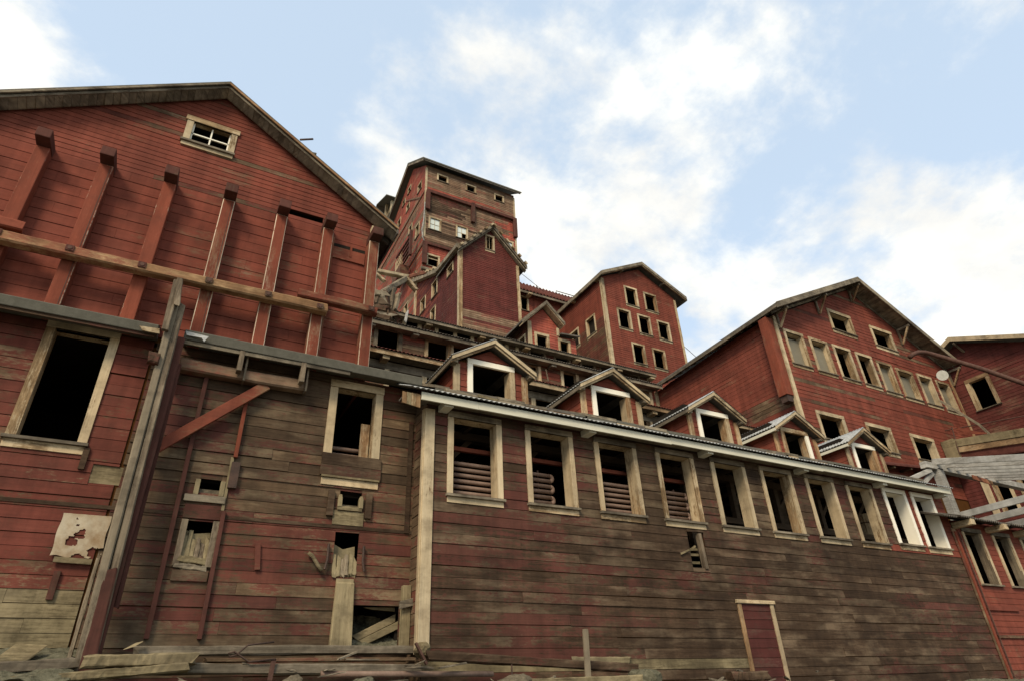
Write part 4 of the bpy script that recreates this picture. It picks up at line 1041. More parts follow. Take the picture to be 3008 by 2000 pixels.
# ================================================================== E2: house with seven windows
E2 = thing('seven_window_house', (26, 27, 15), 'tall red gabled house whose front has seven empty cream framed windows', 'house')
ey = 27.0
ws = [(24.62, 25.50, 24.72, 26.12), (26.32, 27.20, 24.72, 26.08), (23.71, 24.60, 22.68, 24.06), (25.42, 26.29, 22.65, 24.02), (27.11, 27.99, 22.62, 23.98), (24.53, 25.38, 20.24, 21.60), (26.23, 27.10, 20.24, 21.58)]
pe_ = [(22.64, 15), (29.1, 15), (29.1, 26.4), (26.1, 28.1), (22.64, 26.4)]
fe = sheathing('y', ey, pe_, ws, E2, 'groove', 'front_wall')
siding('y', ey, pe_, [grow(o, .02) for o in ws], 0.155, 15.1, fe, 'red', single=False, maxlen=5)
for o in ws:
    window(E2, 'y', ey, o, 0.125, ('trim_v', 'trim_v', 'trim_h', 'trim_h'), 0.18, 'bare_v')
so = [(28.25, 29.1, 22.75, 24.0), (30.2, 31.05, 22.78, 24.0)]
psd = [(ey, 15), (33.5, 15), (33.5, 26.4), (ey, 26.4)]
fs_ = sheathing('x', 22.64, psd, so, E2, 'groove', 'side_wall')
siding('x', 22.64, psd, [grow(o, .02) for o in so], 0.155, 15.1, fs_, lambda u, z: 'red_mid' if z < 23.5 else 'red', single=False, maxlen=4)
for o in so:
    window(E2, 'x', 22.64, o, 0.125, depth=0.15)
MB().box(22.58, 22.80, ey - .055, ey - .001, 16, 26.3).build('corner_board', 'trim_v', E2)
MB().box(22.56, 22.635, ey - .05, ey + .16, 16, 26.3).build('corner_board', 'trim_v', E2)
MB().box(28.98, 29.16, ey - .055, ey - .001, 16, 26.3).build('corner_board', 'trim_v', E2)
shell(E2, 22.85, 28.9, ey + .15, ey + 5, 22.3, 26.2)
shell(E2, 22.85, 28.9, ey + .16, ey + 5, 18.0, 22.2, 'lower_interior')
for s in (-1, 1):
    e = (26.1 + s * 3.75, 28.45 - 3.75 * .52)
    MB().hexa([(26.1, ey - .5, 28.33), (e[0], ey - .5, e[1] - .12), (e[0], ey - .5, e[1]), (26.1, ey - .5, 28.45), (26.1, 34, 28.33), (e[0], 34, e[1] - .12), (e[0], 34, e[1]), (26.1, 34, 28.45)]).build('roof', 'oldroof', E2)
    pa, pe = Vector((26.1, ey - .55, 28.44)), Vector((e[0], ey - .55, e[1]))
    MB().prism([pe, pa, pa + Vector((0, 0, -.24)), pe + Vector((0, 0, -.24))], (0, 0.05, 0)).build('rake_board', 'grey_h', E2)
    MB().prism([pe + Vector((0, .06, -.14)), pa + Vector((0, .06, -.14)), pa + Vector((0, .06, -.30)), pe + Vector((0, .06, -.30))], (0, 0.08, 0)).build('rake_board', 'bare_h', E2)
    MB().box(e[0] - .05, e[0] + .05, ey - .5, 34, e[1] - .3, e[1] - .02).build('eave_board', 'grey_h', E2)
    MB().beam((26.1 + s * 1.85, ey - .45, 27.2), (26.1 + s * 1.85, ey, 27.2), .14, .14).build('purlin_end', 'grey_h', E2)
for y in (27.3, 30.2, 33.2):
    MB().box(22.36, 22.62, y - .12, y + .12, 26.15, 26.35).build('lookout', 'trim_h', E2)
MB().box(27.25, 27.75, ey + .3, ey + .36, 22.62, 23.0).build('pale_bundle', 'trim_h', E2)

# ================================================================== F: big bracketed gable building on the right
F = thing('bracketed_gable_building', (27, 14, 5), 'large red gable building at right with bracketed eaves and a row of eight narrow windows', 'building')
fy = 14.0
up = [(21.16, 22.13, 13.10, 14.58), (22.73, 23.70, 13.10, 14.58), (24.28, 25.25, 13.10, 14.58), (25.83, 26.75, 13.10, 14.56), (27.28, 28.18, 13.05, 14.46), (28.68, 29.78, 13.02, 14.38), (30.36, 31.33, 13.0, 14.44), (31.90, 32.80, 12.96, 14.40)]
lo = [(21.72, 23.12, 9.95, 10.97), (24.78, 26.18, 9.95, 10.96), (27.80, 29.25, 9.95, 10.93)]
at_ = [(24.80, 26.20, 15.63, 16.56), (27.85, 29.25, 15.52, 16.45)]
pF = [(20.65, 6), (33.28, 6), (33.28, 15.25), (26.95, 18.4), (20.65, 15.25)]
fF = sheathing('y', fy, pF, up + lo + at_, F, 'groove', 'front_wall')
siding('y', fy, pF, [grow(o, .02) for o in up + lo + at_], 0.175, 8.42, fF, lambda u, z: 'red' if RND.random() < .9 else 'red_mid', maxlen=5.5, jit=0.005, warp=0.007)
for i, o in enumerate(up):
    w = window(F, 'y', fy, o, 0.125, ('trim_v', 'trim_v', 'trim_h', 'trim_h'), 0.26, 'trim_v')
    if i not in (2, 3):
        MB().box(o[0], o[1], fy + .17, fy + .20, o[2], o[3] - (0.14 if i != 4 else 0.05)).build('boarding', 'screen', w)
    else:
        for k in range(7):
            z = o[2] + .12 + k * .11
            MB().tube([(o[0] + .1, fy + .5, z), (o[1] - .15, fy + .5, z)], 0.03, 6).build('heating_pipe', 'pipe', w)
for o in lo + at_:
    window(F, 'y', fy, o, 0.15, ('trim_v', 'trim_v', 'trim_h', 'trim_h'), 0.24, 'trim_v')
pFs = [(fy, 6), (21.6, 6), (21.6, 15.0), (fy, 15.25)]
fFs = sheathing('x', 20.65, pFs, [], F, 'groove', 'side_wall')
siding('x', 20.65, pFs, [], 0.175, 8.42, fFs, lambda u, z: 'red' if z > 12 or RND.random() < .6 else 'red_mid', maxlen=5, jit=0.004)
MB().box(20.60, 20.76, fy - .06, fy - .001, 8, 15.2).build('corner_board', 'trim_v', F)
MB().box(20.585, 20.64, fy - .05, fy + .1, 8, 15.2).build('corner_board', 'trim_v', F)
MB().box(33.16, 33.33, fy - .06, fy - .001, 9, 15.2).build('corner_board', 'bare_v', F)
MB().box(20.57, 20.64, 21.4, 21.62, 8, 15.0).build('corner_board', 'trim_v', F)
MB().box(20.14, 20.55, fy - .02, fy + .38, 11.55, 15.05).build('chute_box', 'beam_red', F, 0.01)
MB().box(20.2, 20.5, fy + .02, fy + .34, 11.28, 11.55).build('chute_spout', 'iron', F)
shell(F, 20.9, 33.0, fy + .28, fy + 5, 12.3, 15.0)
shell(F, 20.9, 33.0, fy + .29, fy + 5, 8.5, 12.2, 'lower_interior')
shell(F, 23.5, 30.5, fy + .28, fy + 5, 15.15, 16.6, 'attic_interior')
yfr = 13.3
for s in (-1, 1):
    ex = 6.85
    e = (26.95 + s * ex, 18.72 - ex * .495)
    yb_ = 21.4
    dz = -0.28 if s < 0 else 0.0
    MB().hexa([(26.95, yfr, 18.64), (e[0], yfr, e[1] - .08), (e[0], yfr, e[1]), (26.95, yfr, 18.72), (26.95, yb_, 18.64), (e[0], yb_, e[1] - .08 + dz), (e[0], yb_, e[1] + dz), (26.95, yb_, 18.72)]).build('roof', 'oldroof', F)
    pa, pe = Vector((26.95, yfr - .05, 18.74)), Vector((e[0], yfr - .05, e[1] + .02))
    MB().prism([pe, pa, pa + Vector((0, 0, -.27)), pe + Vector((0, 0, -.27))], (0, 0.05, 0)).build('rake_board', 'grey_h', F, 0.006)
    pa2, pe2 = Vector((26.95, yfr, 18.635)), Vector((e[0], yfr, e[1] - .085))
    n = 46
    for k in range(n):                                       # roof boards seen from below along the rake
        q0, q1 = pa2 + (pe2 - pa2) * ((k + .04) / n), pa2 + (pe2 - pa2) * ((k + .96) / n)
        jz = RND.uniform(0, .02)
        MB().hexa([q0 + Vector((0, 0, -.03 - jz)), q1 + Vector((0, 0, -.03 - jz)), q1, q0, q0 + Vector((0, .69, -.03 - jz)), q1 + Vector((0, .69, -.03 - jz)), q1 + Vector((0, .69, 0)), q0 + Vector((0, .69, 0))]).build('soffit_board', 'grey_h', F)
    pw, pv = Vector((26.95, fy - .05, 18.55)), Vector((26.95 + s * 6.4, fy - .05, 18.55 - 6.4 * .495))
    MB().prism([pv, pw, pw + Vector((0, 0, -.12)), pv + Vector((0, 0, -.12))], (0, 0.045, 0)).build('frieze_board', 'grey_h', F)
    MB().beam((e[0] + s * -.03, yfr, e[1] - .13), (e[0] + s * -.03, yb_, e[1] - .13 + dz), 0.05, 0.12).build('eave_board', 'grey_h', F)
    for k in range(16):
        y = 13.6 + k * .5
        MB().beam((26.95 + s * 6.3, y, 18.72 - 6.3 * .495 - .16 + dz * (y - 13.3) / 8), (e[0] - s * .06, y, e[1] - .14 + dz * (y - 13.3) / 8), .05, .1).build('rafter_tail', 'grey_h', F)
for x, z in ((20.83, 14.63), (23.95, 16.17), (26.98, 17.70), (30.03, 16.05), (33.3, 14.46)):
    zt = 18.72 - abs(x - 26.95) * .495 - .30
    zt = min(zt, z + .85)
    bk = MB().box(x - .05, x + .05, fy - .11, fy - .05, z, zt).build('bracket', 'grey_v', F)
    MB().box(x - .045, x + .045, yfr + .02, fy - .112, zt - .1, zt).build('arm', 'grey_h', bk)
    MB().beam((x, fy - .1, z + .02), (x, yfr + .06, zt - .04), .07, .075).build('strut', 'bare_v', bk)
# pent strip over the lower wall and awning bits
MB().hexa([(22.8, 13.45, 8.98), (30.1, 13.45, 9.45), (30.1, 13.45, 9.52), (22.8, 13.45, 9.05), (22.8, 13.97, 9.25), (30.1, 13.97, 9.72), (30.1, 13.97, 9.8), (22.8, 13.97, 9.33)]).build('pent_roof', 'rustroof', F)
for k in range(6):
    MB().box(23.6 + k * 1.15, 23.7 + k * 1.15, 13.5, 13.97, 8.95 + k * .074, 9.05 + k * .074).build('pent_bracket', 'red_mid', F)

# ================================================================== G: red gable wing at the right edge
G = thing('far_right_gable_wing', (33.4, 12, 5), 'red gable wall at the right edge facing left with one square black window', 'building')
pG = [(9.2, 6), (17, 6), (17, 14.4), (13.09, 16.5), (9.2, 14.6)]
oG = (12.52, 13.28, 12.93, 14.36)
fG = sheathing('x', 33.4, pG, [oG], G, 'groove', 'side_wall')
siding('x', 33.4, pG, [grow(oG, .02)], 0.155, 9.0, fG, 'wing_red', maxlen=6)
window(G, 'x', 33.4, oG, 0.17, ('bare_v', 'trim_v', 'bare_h', 'trim_h'), 0.2, 'bare_v', apron=False)
mbs = MB()
mbs.box(33.55, 36, 12.0, 14.0, 12.5, 12.55).box(36, 36.05, 12.0, 14.0, 12.5, 14.8).box(33.55, 36, 11.95, 12, 12.5, 14.8).box(33.55, 36, 14, 14.05, 12.5, 14.8).box(33.55, 36, 12, 14, 14.8, 14.85)
mbs.build('interior', 'inside', G)
for (y1, z1) in ((9.0, 14.72), (17.2, 14.55)):
    MB().hexa([(32.9, 13.09, 16.65), (32.9, y1, z1), (32.9, y1, z1 + .1), (32.9, 13.09, 16.75), (40, 13.09, 16.65), (40, y1, z1), (40, y1, z1 + .1), (40, 13.09, 16.75)]).build('roof', 'oldroof', G)
    MB().hexa([(32.84, 13.09, 16.5), (32.84, y1, z1 - .15), (32.84, y1, z1 + .08), (32.84, 13.09, 16.73), (32.895, 13.09, 16.5), (32.895, y1, z1 - .15), (32.895, y1, z1 + .08), (32.895, 13.09, 16.73)]).build('rake_board', 'bare_h', G)
MB().beam((32.9, 13.0, 16.35), (33.38, 12.9, 15.9), .08, .08).build('bracket', 'grey_v', G)

# gallery and low wing below it
K = thing('brown_timber_gallery', (31, 12, 9), 'brown plank gallery with red underside crossing the far right wall below the black window', 'gallery')
for z0, z1, mt, dx in ((10.62, 10.95, 'olive', 0.0), (10.36, 10.61, 'bare_h', .03), (10.05, 10.35, 'rustroof', .10)):
    MB().hexa([(29.95 + dx, 8.8, z0 - .78), (30.05 + dx, 8.8, z0 - .78), (30.05 + dx, 8.8, z1 - .78), (29.95 + dx, 8.8, z1 - .78), (29.95 + dx, 13.42, z0), (30.05 + dx, 13.42, z0), (30.05 + dx, 13.42, z1), (29.95 + dx, 13.42, z1)]).build('side_board', mt, K, 0.01)
MB().hexa([(30.06, 8.8, 9.28), (33.3, 8.8, 9.28), (33.3, 8.8, 9.36), (30.06, 8.8, 9.36), (30.06, 13.9, 10.06), (33.3, 13.9, 10.06), (33.3, 13.9, 10.14), (30.06, 13.9, 10.14)]).build('floor', 'rustroof', K)
for k in range(6):
    y = 9.2 + k * .8
    MB().beam((30.1, y, 10.06 - (13.42 - y) * .169), (33.2, y, 10.06 - (13.42 - y) * .169), .1, .14).build('joist', 'red_mid', K)
MB().box(29.9, 30.3, 13.42, 13.95, 10.0, 11.0).build('end_board', 'olive', K)
MB().tube([(30.3, 13.75, 11.55), (30.3, 8.8, 10.75)], .025, 6).build('handrail', 'rust', K)
MB().beam((30.3, 13.45, 12.9), (30.3, 12.35, 11.3), .07, .09).build('ladder_rail', 'grey_h', K)
MB().beam((30.3, 12.35, 11.3), (30.3, 12.15, 10.8), .07, .09).build('ladder_rail', 'grey_v', K)
MB().tube([(30.0, 13.3, 11.5), (29.95, 13.42, 10.2)], .03, 6).build('rail_post', 'rust', K)
for k in range(4):
    MB().beam((30.2, 13.4, 11.6 - k * .12), (30.25, 12.5 - .1 * k, 11.0 - .05 * k), .03, .05).build('broken_slat', 'beam_red_h', K)
J = thing('low_red_side_wing', (30.3, 12.5, 5), 'low red wing behind the grey timber frame with a cream window at the right edge', 'building')
pJ = [(8.5, 5), (13.96, 5), (13.96, 10.0), (8.5, 9.4)]
oJ = [(12.28, 12.72, 7.6, 9.2), (11.3, 11.8, 7.6, 9.2)]
fJ = sheathing('x', 30.3, pJ, oJ, J, 'groove', 'side_wall')
siding('x', 30.3, pJ, [grow(o, .02) for o in oJ], 0.155, 5.1, fJ, 'wing_red', maxlen=6)
for o in oJ:
    window(J, 'x', 30.3, o, 0.12, depth=0.15)
MB().box(30.22, 30.296, 12.95, 13.2, 7.5, 9.4).build('pilaster', 'trim_v', J)
mbs = MB()
mbs.box(30.45, 33, 11, 13, 7.0, 7.05).box(33, 33.05, 11, 13, 7, 9.6).box(30.45, 33, 10.95, 11, 7, 9.6).box(30.45, 33, 13, 13.05, 7, 9.6).box(30.45, 33, 11, 13, 9.6, 9.65)
mbs.build('interior', 'inside', J)

# ================================================================== I: low red shed at the right end
I = thing('red_end_shed', (22.5, 10, 0), 'low red shed with ragged black roof edge right of the dark plank building', 'building')
oI = [(20.64, 21.46, 4.0, 5.45), (22.24, 23.06, 4.0, 5.45), (23.85, 24.6, 4.0, 5.45)]
pI = [(20.2, 0.8), (26, 0.8), (26, 5.75), (20.2, 5.75)]
fI = sheathing('y', 10.0, pI, oI, I, 'groove', 'front_wall')
siding('y', 10.0, pI, [grow(o, .02) for o in oI], 0.15, 0.8, fI, lambda u, z: 'red' if z > 1.9 else 'red_mid', maxlen=5)
for o in oI:
    window(I, 'y', 10.0, o, 0.115, ('trim_v', 'trim_v', 'grey_h', 'trim_h'), 0.2, 'grey_v', apron=False)
shell(I, 20.3, 25.8, 10.12, 12.0, 3.6, 5.7)
mbs = MB()
for k in range(9):
    x = 18.95 + k * .7
    MB().wave((x, 9.45 + RND.uniform(-.05, .04), 5.70 + RND.uniform(-.02, .02)), (1, 0, RND.uniform(-.02, .02)), (0, 1.5, .55), (0, -.35, .94), .72, .11, .015, .03).build('roof_sheet', 'oldroof', I)
for x in (20.25, 22.0, 23.6):
    MB().box(x - .1, x + .1, 9.42, 9.98, 5.50, 5.66).build('lookout', 'trim_h', I, 0.008)
MB().tube([(20.30, 9.93, 5.4), (20.28, 9.93, 1.0)], .02, 6).build('conduit', 'rust', I)
MB().box(20.3, 26, 9.94, 9.972, 2.62, 2.69).build('belt_board', 'red_mid', I)
MB().box(20.35, 21.9, 9.93, 9.97, 3.31, 3.43).build('patch_board', 'red', I)

# roofless timber frame behind it
H = thing('roofless_timber_frame', (23, 11, 5), 'silver grey roofless timber frame of post, plate and bare rafters at right', 'timber frame')
MB().beam((22.66, 11.0, 6.1), (22.66, 11.0, 7.92), .34, .22, (0, 1, 0)).build('post', 'silver', H, 0.012)
MB().beam((21.9, 11.0, 7.97), (29.5, 11.0, 7.90), .22, .22).build('plate', 'silver', H, 0.012)
for i, (x, z) in enumerate(((22.55, 8.10), (23.1, 8.05), (23.65, 8.02), (24.2, 7.99), (24.8, 7.97), (25.4, 7.97), (26.1, 7.96))):
    MB().beam((x, 11.0, z + .06), (x, 7.6, z - .85), .07, .2).build('rafter', 'silver', H, 0.008)
for i, x in enumerate((22.9, 23.5, 24.1, 24.7, 25.3)):
    MB().beam((x, 11.1, 6.36 - .2 * i), (x, 8.3, 6.42 - .2 * i), .08, .2).build('joist', 'silver', H, 0.008)
MB().beam((20.1, 11.0, 7.1), (22.2, 11.0, 7.82), .12, .14).build('brace', 'silver', H, 0.008)
MB().beam((21.2, 11.05, 7.1), (22.4, 11.05, 7.76), .1, .13).build('brace', 'silver', H, 0.008)
MB().beam((24.5, 10.86, 7.82), (25.7, 10.86, 7.74), .03, .16).build('rust_patch', 'gold', H)

# ================================================================== loose and hanging things
def coil(label, x0, x1, y, zs, end_bend, rad=0.038):
    t = thing('pipe_coil', ((x0 + x1) / 2, y, zs[0]), label, 'pipe coil', 'heating pipe coils behind the windows')
    for i, z in enumerate(zs):
        MB().tube([(x0, y, z), (x1, y, z)], rad, 10).build('pipe', 'pipe', t, 0, True)
    if end_bend:
        for i in range(0, len(zs) - 1, 2):
            r = (zs[i + 1] - zs[i]) / 2
            zc = (zs[i] + zs[i + 1]) / 2
            MB().tube([(x1 + math.sin(math.pi * k / 8) * r, y, zc - math.cos(math.pi * k / 8) * r) for k in range(9)], rad * 1.1, 10).build('return_bend', 'pipe', t, 0, True)
    for x in (x0 + .3, x1 - .25):
        MB().box(x - .02, x + .02, y + .04, y + .08, 4.25, zs[-1] + .1).build('bracket', 'iron', t)
    return t
zs = [4.86 + .111 * i for i in range(-1, 8)]
coil('brown pipe coil seen through the first two windows from the pale corner post', 4.1, 6.64, 10.32, zs[:8], True)
coil('brown pipe coil seen through the third and fourth windows of the dark wall', 7.3, 10.20, 10.32, zs[:8], True)
coil('pair of brown pipes behind the cream window left of the dark building', 1.9, 3.4, 10.92, [5.60, 5.72], False)
single('window_rail', 'beam_red_h', MB().box(4.0, 10.6, 10.46, 10.54, 5.84, 5.92), 'thin red wooden rail crossing behind the first four dark-wall windows', 'rail')
t = thing('wooden_tank', (18.2, 11.4, 4.2), 'round wooden stave tank standing inside the ninth window, first of the white ones', 'tank')
for k in range(18):
    a = 2 * math.pi * k / 18
    MB().beam((18.35 + .75 * math.cos(a), 11.4 + .75 * math.sin(a), 4.25), (18.35 + .75 * math.cos(a), 11.4 + .75 * math.sin(a), 5.95), .05, .255, (-math.sin(a), math.cos(a), 0)).build('stave', 'bare_v', t)
for z in (4.6, 5.2, 5.7):
    MB().tube([(18.35 + .79 * math.cos(2 * math.pi * k / 24), 11.4 + .79 * math.sin(2 * math.pi * k / 24), z) for k in range(25)], .015, 6).build('hoop', 'iron', t)
for i, (x, y, z0, z1) in enumerate(((11.8, 11.6, 4.2, 7), (13.3, 12.2, 4.2, 7), (14.9, 11.5, 4.2, 7))):
    single('inner_post', 'inwood', MB().box(x - .08, x + .08, y - .08, y + .08, z0, z1), ('dim inner timber post seen through the fifth window', 'dim inner timber post seen through the sixth window', 'dim inner timber post seen through the seventh window')[i], 'post')
single('inner_partition', 'bare_h', MB().box(15.0, 17.4, 11.3, 11.35, 4.25, 5.5), 'dim plank partition low inside the seventh and eighth windows', 'partition')

# tall post in front of the wing
P = thing('tall_grey_post', (-0.5, 10.0, 1.5), 'tall grey and red timber post rising in front of the low wing past its eave', 'post')
MB().rough((-0.52, 10.0, 1.4), (-0.575, 10.02, 7.42), .11, .17, 1, (0, 1, 0), .06, .2, 30).build('post_face', 'grey_v', P)
MB().rough((-0.415, 10.02, 2.3), (-0.47, 10.04, 7.44), .10, .15, 2, (0, 1, 0), .05, .2, 30).build('post_face', 'grey_v', P)
MB().rough((-0.42, 10.17, 1.4), (-0.42, 10.2, 6.9), .20, .15, 3, (0, 1, 0), .05, .2, 24).build('post_side', 'beam_dull', P)
MB().rough((-0.30, 10.28, 2.9), (-0.30, 10.3, 6.5), .06, .12, 4, (0, 1, 0), .06, .2, 20).build('batten', 'beam_dull', P)
MB().rough((-0.44, 9.93, 1.4), (-0.46, 9.95, 3.3), .15, .08, 5, (0, 1, 0), .08, .6, 16).build('splice_board', 'beam_dull', P)
MB().rough((-0.66, 10.05, 1.9), (-0.645, 10.12, 3.5), .05, .10, 6, (0, 1, 0), .15, .8, 14).build('splinter', 'grey_v', P)
MB().rough((-0.60, 9.87, 6.85), (-0.64, 9.9, 7.82), .10, .07, 7, (0, 1, 0), .06, .2).build('splice_board', 'grey_v', P)
MB().rough((-0.53, 9.86, 7.32), (-0.60, 9.9, 7.85), .09, .10, 8, (0, 1, 0), .06, .3).build('post_cap', 'grey_v', P)
MB().rough((-0.72, 9.93, 6.37), (-0.57, 9.93, 6.38), .14, .18, 9, (0, 0, 1), .08, .15, 4).build('block', 'dark', P)

# peeling paper sheet on the wing
mb = MB()
nx_, nz_ = 46, 46
def paper_pt(i, j):
    u, v = i / nx_, j / nz_
    x = -1.24 + .58 * u + .008 * math.sin(9 * v)
    z = 3.55 + .575 * v + .012 * math.sin(14 * u) * (1 - v)
    o = .036 + .02 * (1 - v) ** 2 * (0.5 + .5 * math.sin(5 * u + 2)) + .003 * math.sin(23 * u + 11 * v)
    return (x, BY - o, z)
for j in range(nz_ + 1):
    for i in range(nx_ + 1):
        mb.v.append(paper_pt(i, j))
def torn(u, v):
    for cu, cv_, ru, rv_ in ((.33, .36, .12, .11), (.48, .52, .11, .11), (.84, .14, .17, .10), (.30, .88, .02, .02), (.36, .74, .03, .025)):
        a = math.atan2(v - cv_, u - cu)
        k = 1 + .16 * math.sin(3 * a + cu * 9) + .08 * math.sin(7 * a)
        if ((u - cu) / (ru * k)) ** 2 + ((v - cv_) / (rv_ * k)) ** 2 < 1:
            return True
    return v < .05 + .05 * math.sin(11 * u) * math.sin(5 * u + 1) and u > .42
for j in range(nz_):
    for i in range(nx_):
        if not torn((i + .5) / nx_, (j + .5) / nz_):
            a = j * (nx_ + 1) + i
            mb.f.append((a, a + 1, a + nx_ + 2, a + nx_ + 1))
            mb.r.append(0.0)
ob = single('torn_paper_sheet', 'paper', mb, 'torn cream building paper sheet with holes tacked to the wing left of the post', 'paper sheet')
md = ob.modifiers.new('thickness', 'SOLIDIFY')
md.thickness = 0.004
single('splintered_lath', 'olive', MB().beam((-1.18, 10.53, 3.50), (-0.74, 10.53, 3.49), .03, .07), 'short splintered lath just under the torn paper sheet', 'board')

# bottom timbers
tb = [
    ('long squared timber lying along the foot of the wing beneath the chute board', 'grey_h', (0.05, 10.2, 2.37), (3.84, 10.2, 2.365), .22, .12),
    ('lower squared timber with iron strap at the bottom left of the corner post', 'grey_h', (-0.2, 9.8, 2.14), (3.80, 9.8, 2.10), .22, .13),
    ('thin red stained plank wedged between the two long bottom timbers', 'red_mid', (0.87, 9.98, 2.245), (3.75, 9.98, 2.235), .12, .05),
    ('thick split pale timber leaning against the foot of the tall post', 'olive', (-0.45, 9.6, 2.20), (0.70, 9.62, 2.25), .22, .14),
    ('pale timber under the split timber at the foot of the tall post', 'olive', (-0.6, 9.55, 2.06), (0.66, 9.6, 2.14), .22, .10),
    ('weathered rotten timber at the far bottom left corner', 'grey_h', (-2.4, 9.75, 2.10), (-0.55, 9.8, 2.21), .22, .13),
    ('low pale timber under the rotten timber at bottom left', 'olive', (-2.4, 9.6, 1.96), (-0.5, 9.6, 2.04), .2, .12),
    ('red-brown sloping timber along the foot of the dark wall', 'dark', (3.85, 9.62, 2.25), (7.68, 9.62, 2.03), .16, .13),
    ('short pale board nailed above the sloping timber at the foot of the dark wall', 'olive', (6.62, 9.93, 2.20), (7.82, 9.93, 2.19), .03, .11),
    ('long pale sill timber under the stake at the bottom of the dark wall', 'olive', (5.3, 9.25, 1.86), (7.6, 9.25, 1.86), .2, .12),
    ('dark squared sill timber below the red door at the bottom', 'dark', (9.5, 9.3, 1.88), (10.4, 9.3, 1.86), .2, .15),
]
for lab, mt, a, b, w, h in tb:
    single('foot_timber', mt, MB().rough(a, b, w, h, lab, amp=.13, ragged=.5, n=24), lab, 'timber', 'timbers along the foot of the walls')
single('stake', 'grey_v', MB().beam((6.43, 9.3, 1.5), (6.47, 9.3, 2.61), .10, .04, (0, 1, 0)), 'pale upright wooden stake standing before the dark wall', 'stake', bevel=0.006)
single('ground_pipe', 'pipe', MB().tube([(2.3, 9.6, 2.04), (4.9, 9.6, 2.0)], .04, 10), 'brown iron pipe lying along the bottom left of the dark wall', 'pipe', smooth=True)
single('bent_iron_rod', 'iron', MB().tube([(1.66, 9.72, 2.44), (1.33, 9.70, 2.40), (1.2, 9.68, 2.28), (1.12, 9.66, 2.26), (1.10, 9.66, 2.30), (1.17, 9.67, 2.32), (1.24, 9.68, 2.28), (1.37, 9.67, 2.20), (1.7, 9.66, 2.23)], .013, 6), 'bent iron rod hooked over the bottom timbers', 'iron rod', smooth=True)
single('iron_strap', 'rust', MB().beam((1.66, 9.67, 1.98), (1.68, 9.67, 2.23), .06, .02, (0, 1, 0)), 'upright rusty iron strap bolted on the lower bottom timber', 'iron strap')
single('iron_hinge_strap', 'rust', MB().beam((3.62, 9.55, 2.42), (3.80, 9.55, 2.14), .06, .03), 'bent rusty strap at the foot of the pale corner post', 'iron strap')
single('iron_pin', 'iron', MB().tube([(5.18, 9.5, 1.9), (5.18, 9.5, 2.12)], .012, 6), 'thin upright iron pin left of the stake', 'iron pin')

def rock(name, c, r, label, mt='stone', squash=.7, seed=1):
    rr = random.Random(seed)
    import bmesh
    bm = bmesh.new()
    bmesh.ops.create_icosphere(bm, subdivisions=3, radius=1)
    ph = [rr.uniform(0, 6) for _ in range(6)]
    for v in bm.verts:
        p = v.co
        k = 1 + .18 * math.sin(3 * p.x + ph[0]) * math.cos(2.6 * p.y + ph[1]) + .12 * math.sin(5 * p.z + ph[2] + 2 * p.x) + .06 * math.sin(11 * p.x + ph[3]) * math.sin(9 * p.y + ph[4]) + rr.uniform(-.05, .05)
        v.co = Vector((p.x * r * k, p.y * r * k, p.z * r * k * squash)) + Vector(c)
    me = bpy.data.meshes.new(name)
    bm.to_mesh(me)
    bm.free()
    me.materials.append(M[mt])
    o = bpy.data.objects.new(name, me)
    COL.objects.link(o)
    tag(o, label, 'stone', 'stones at the foot of the walls')
rock('stone', (5.12, 9.3, 1.80), .27, 'rounded pale stone at the bottom left of the stake', seed=3)
rock('stone', (7.55, 9.3, 1.80), .27, 'dark rounded stump-like stone right of the stake', 'rubble', .8, 5)
rock('stone', (1.9, 9.35, 1.90), .17, 'pale stone at the bottom edge below the iron strap', seed=8)
rock('stone', (2.85, 9.4, 1.88), .17, 'grey stone at the bottom edge left of the corner post', 'rubble', seed=9)
rock('stone', (3.78, 9.7, 2.33), .11, 'small rough stone on the timber end by the corner post', 'olive', 1.0, 12)
# rubble bank
def rubble(name, x0, x1, y0, y1, zf, label, n=40, amp=.05):
    mb = MB()
    ph = random.Random(name)
    a, b, c_ = (ph.uniform(0, 9) for _ in range(3))
    for j in range(n + 1):
        for i in range(n + 1):
            x, y = x0 + (x1 - x0) * i / n, y0 + (y1 - y0) * j / n
            z = zf(x, y) + amp * (math.sin(9 * x + a) * math.cos(11 * y + b) + .6 * math.sin(23 * x + c_) * math.sin(19 * y + a) + .5 * ph.uniform(-1, 1))
            mb.v.append((x, y, z))
    for j in range(n):
        for i in range(n):
            q = j * (n + 1) + i
            mb.f.append((q, q + 1, q + n + 2, q + n + 1))
            mb.r.append(0.0)
    o = mb.build(name, 'rubble')
    tag(o, label, 'rubble', kind='stuff')
rubble('rubble_bank', -6, -.55, 9.3, 10.6, lambda x, y: 2.0 + (y - 9.3) * .34 - max(0, -x - 2) * .02, 'grey green rubble bank heaped against the wing at the bottom left', 60, .03)
rubble('rubble_fill', 2.75, 3.85, 10.5, 11.6, lambda x, y: 2.40 + (y - 10.5) * .55, 'fine rubble spilling inside the broken corner of the wing', 30, .02)
rubble('rubble_bank_low', -.6, 26, 8.6, 10.5, lambda x, y: 1.25 + (y - 8.6) * .3, 'low rubble strip along the foot of the walls', 90, .04)
single('tilted_board', 'olive', MB().prism([(-1.45, 9.95, 2.18), (-1.12, 9.93, 2.18), (-.93, 10.2, 2.42), (-1.25, 10.22, 2.44)], (0, .01, .02)), 'tilted square board lying on the rubble at bottom left', 'board')
single('tilted_board', 'olive', MB().prism([(-.1, 9.9, 2.36), (.02, 9.9, 2.4), (.1, 9.95, 2.46), (.02, 9.95, 2.44)], (0, .06, .01)), 'small grey wood chip on the bottom timber right of the post', 'board')

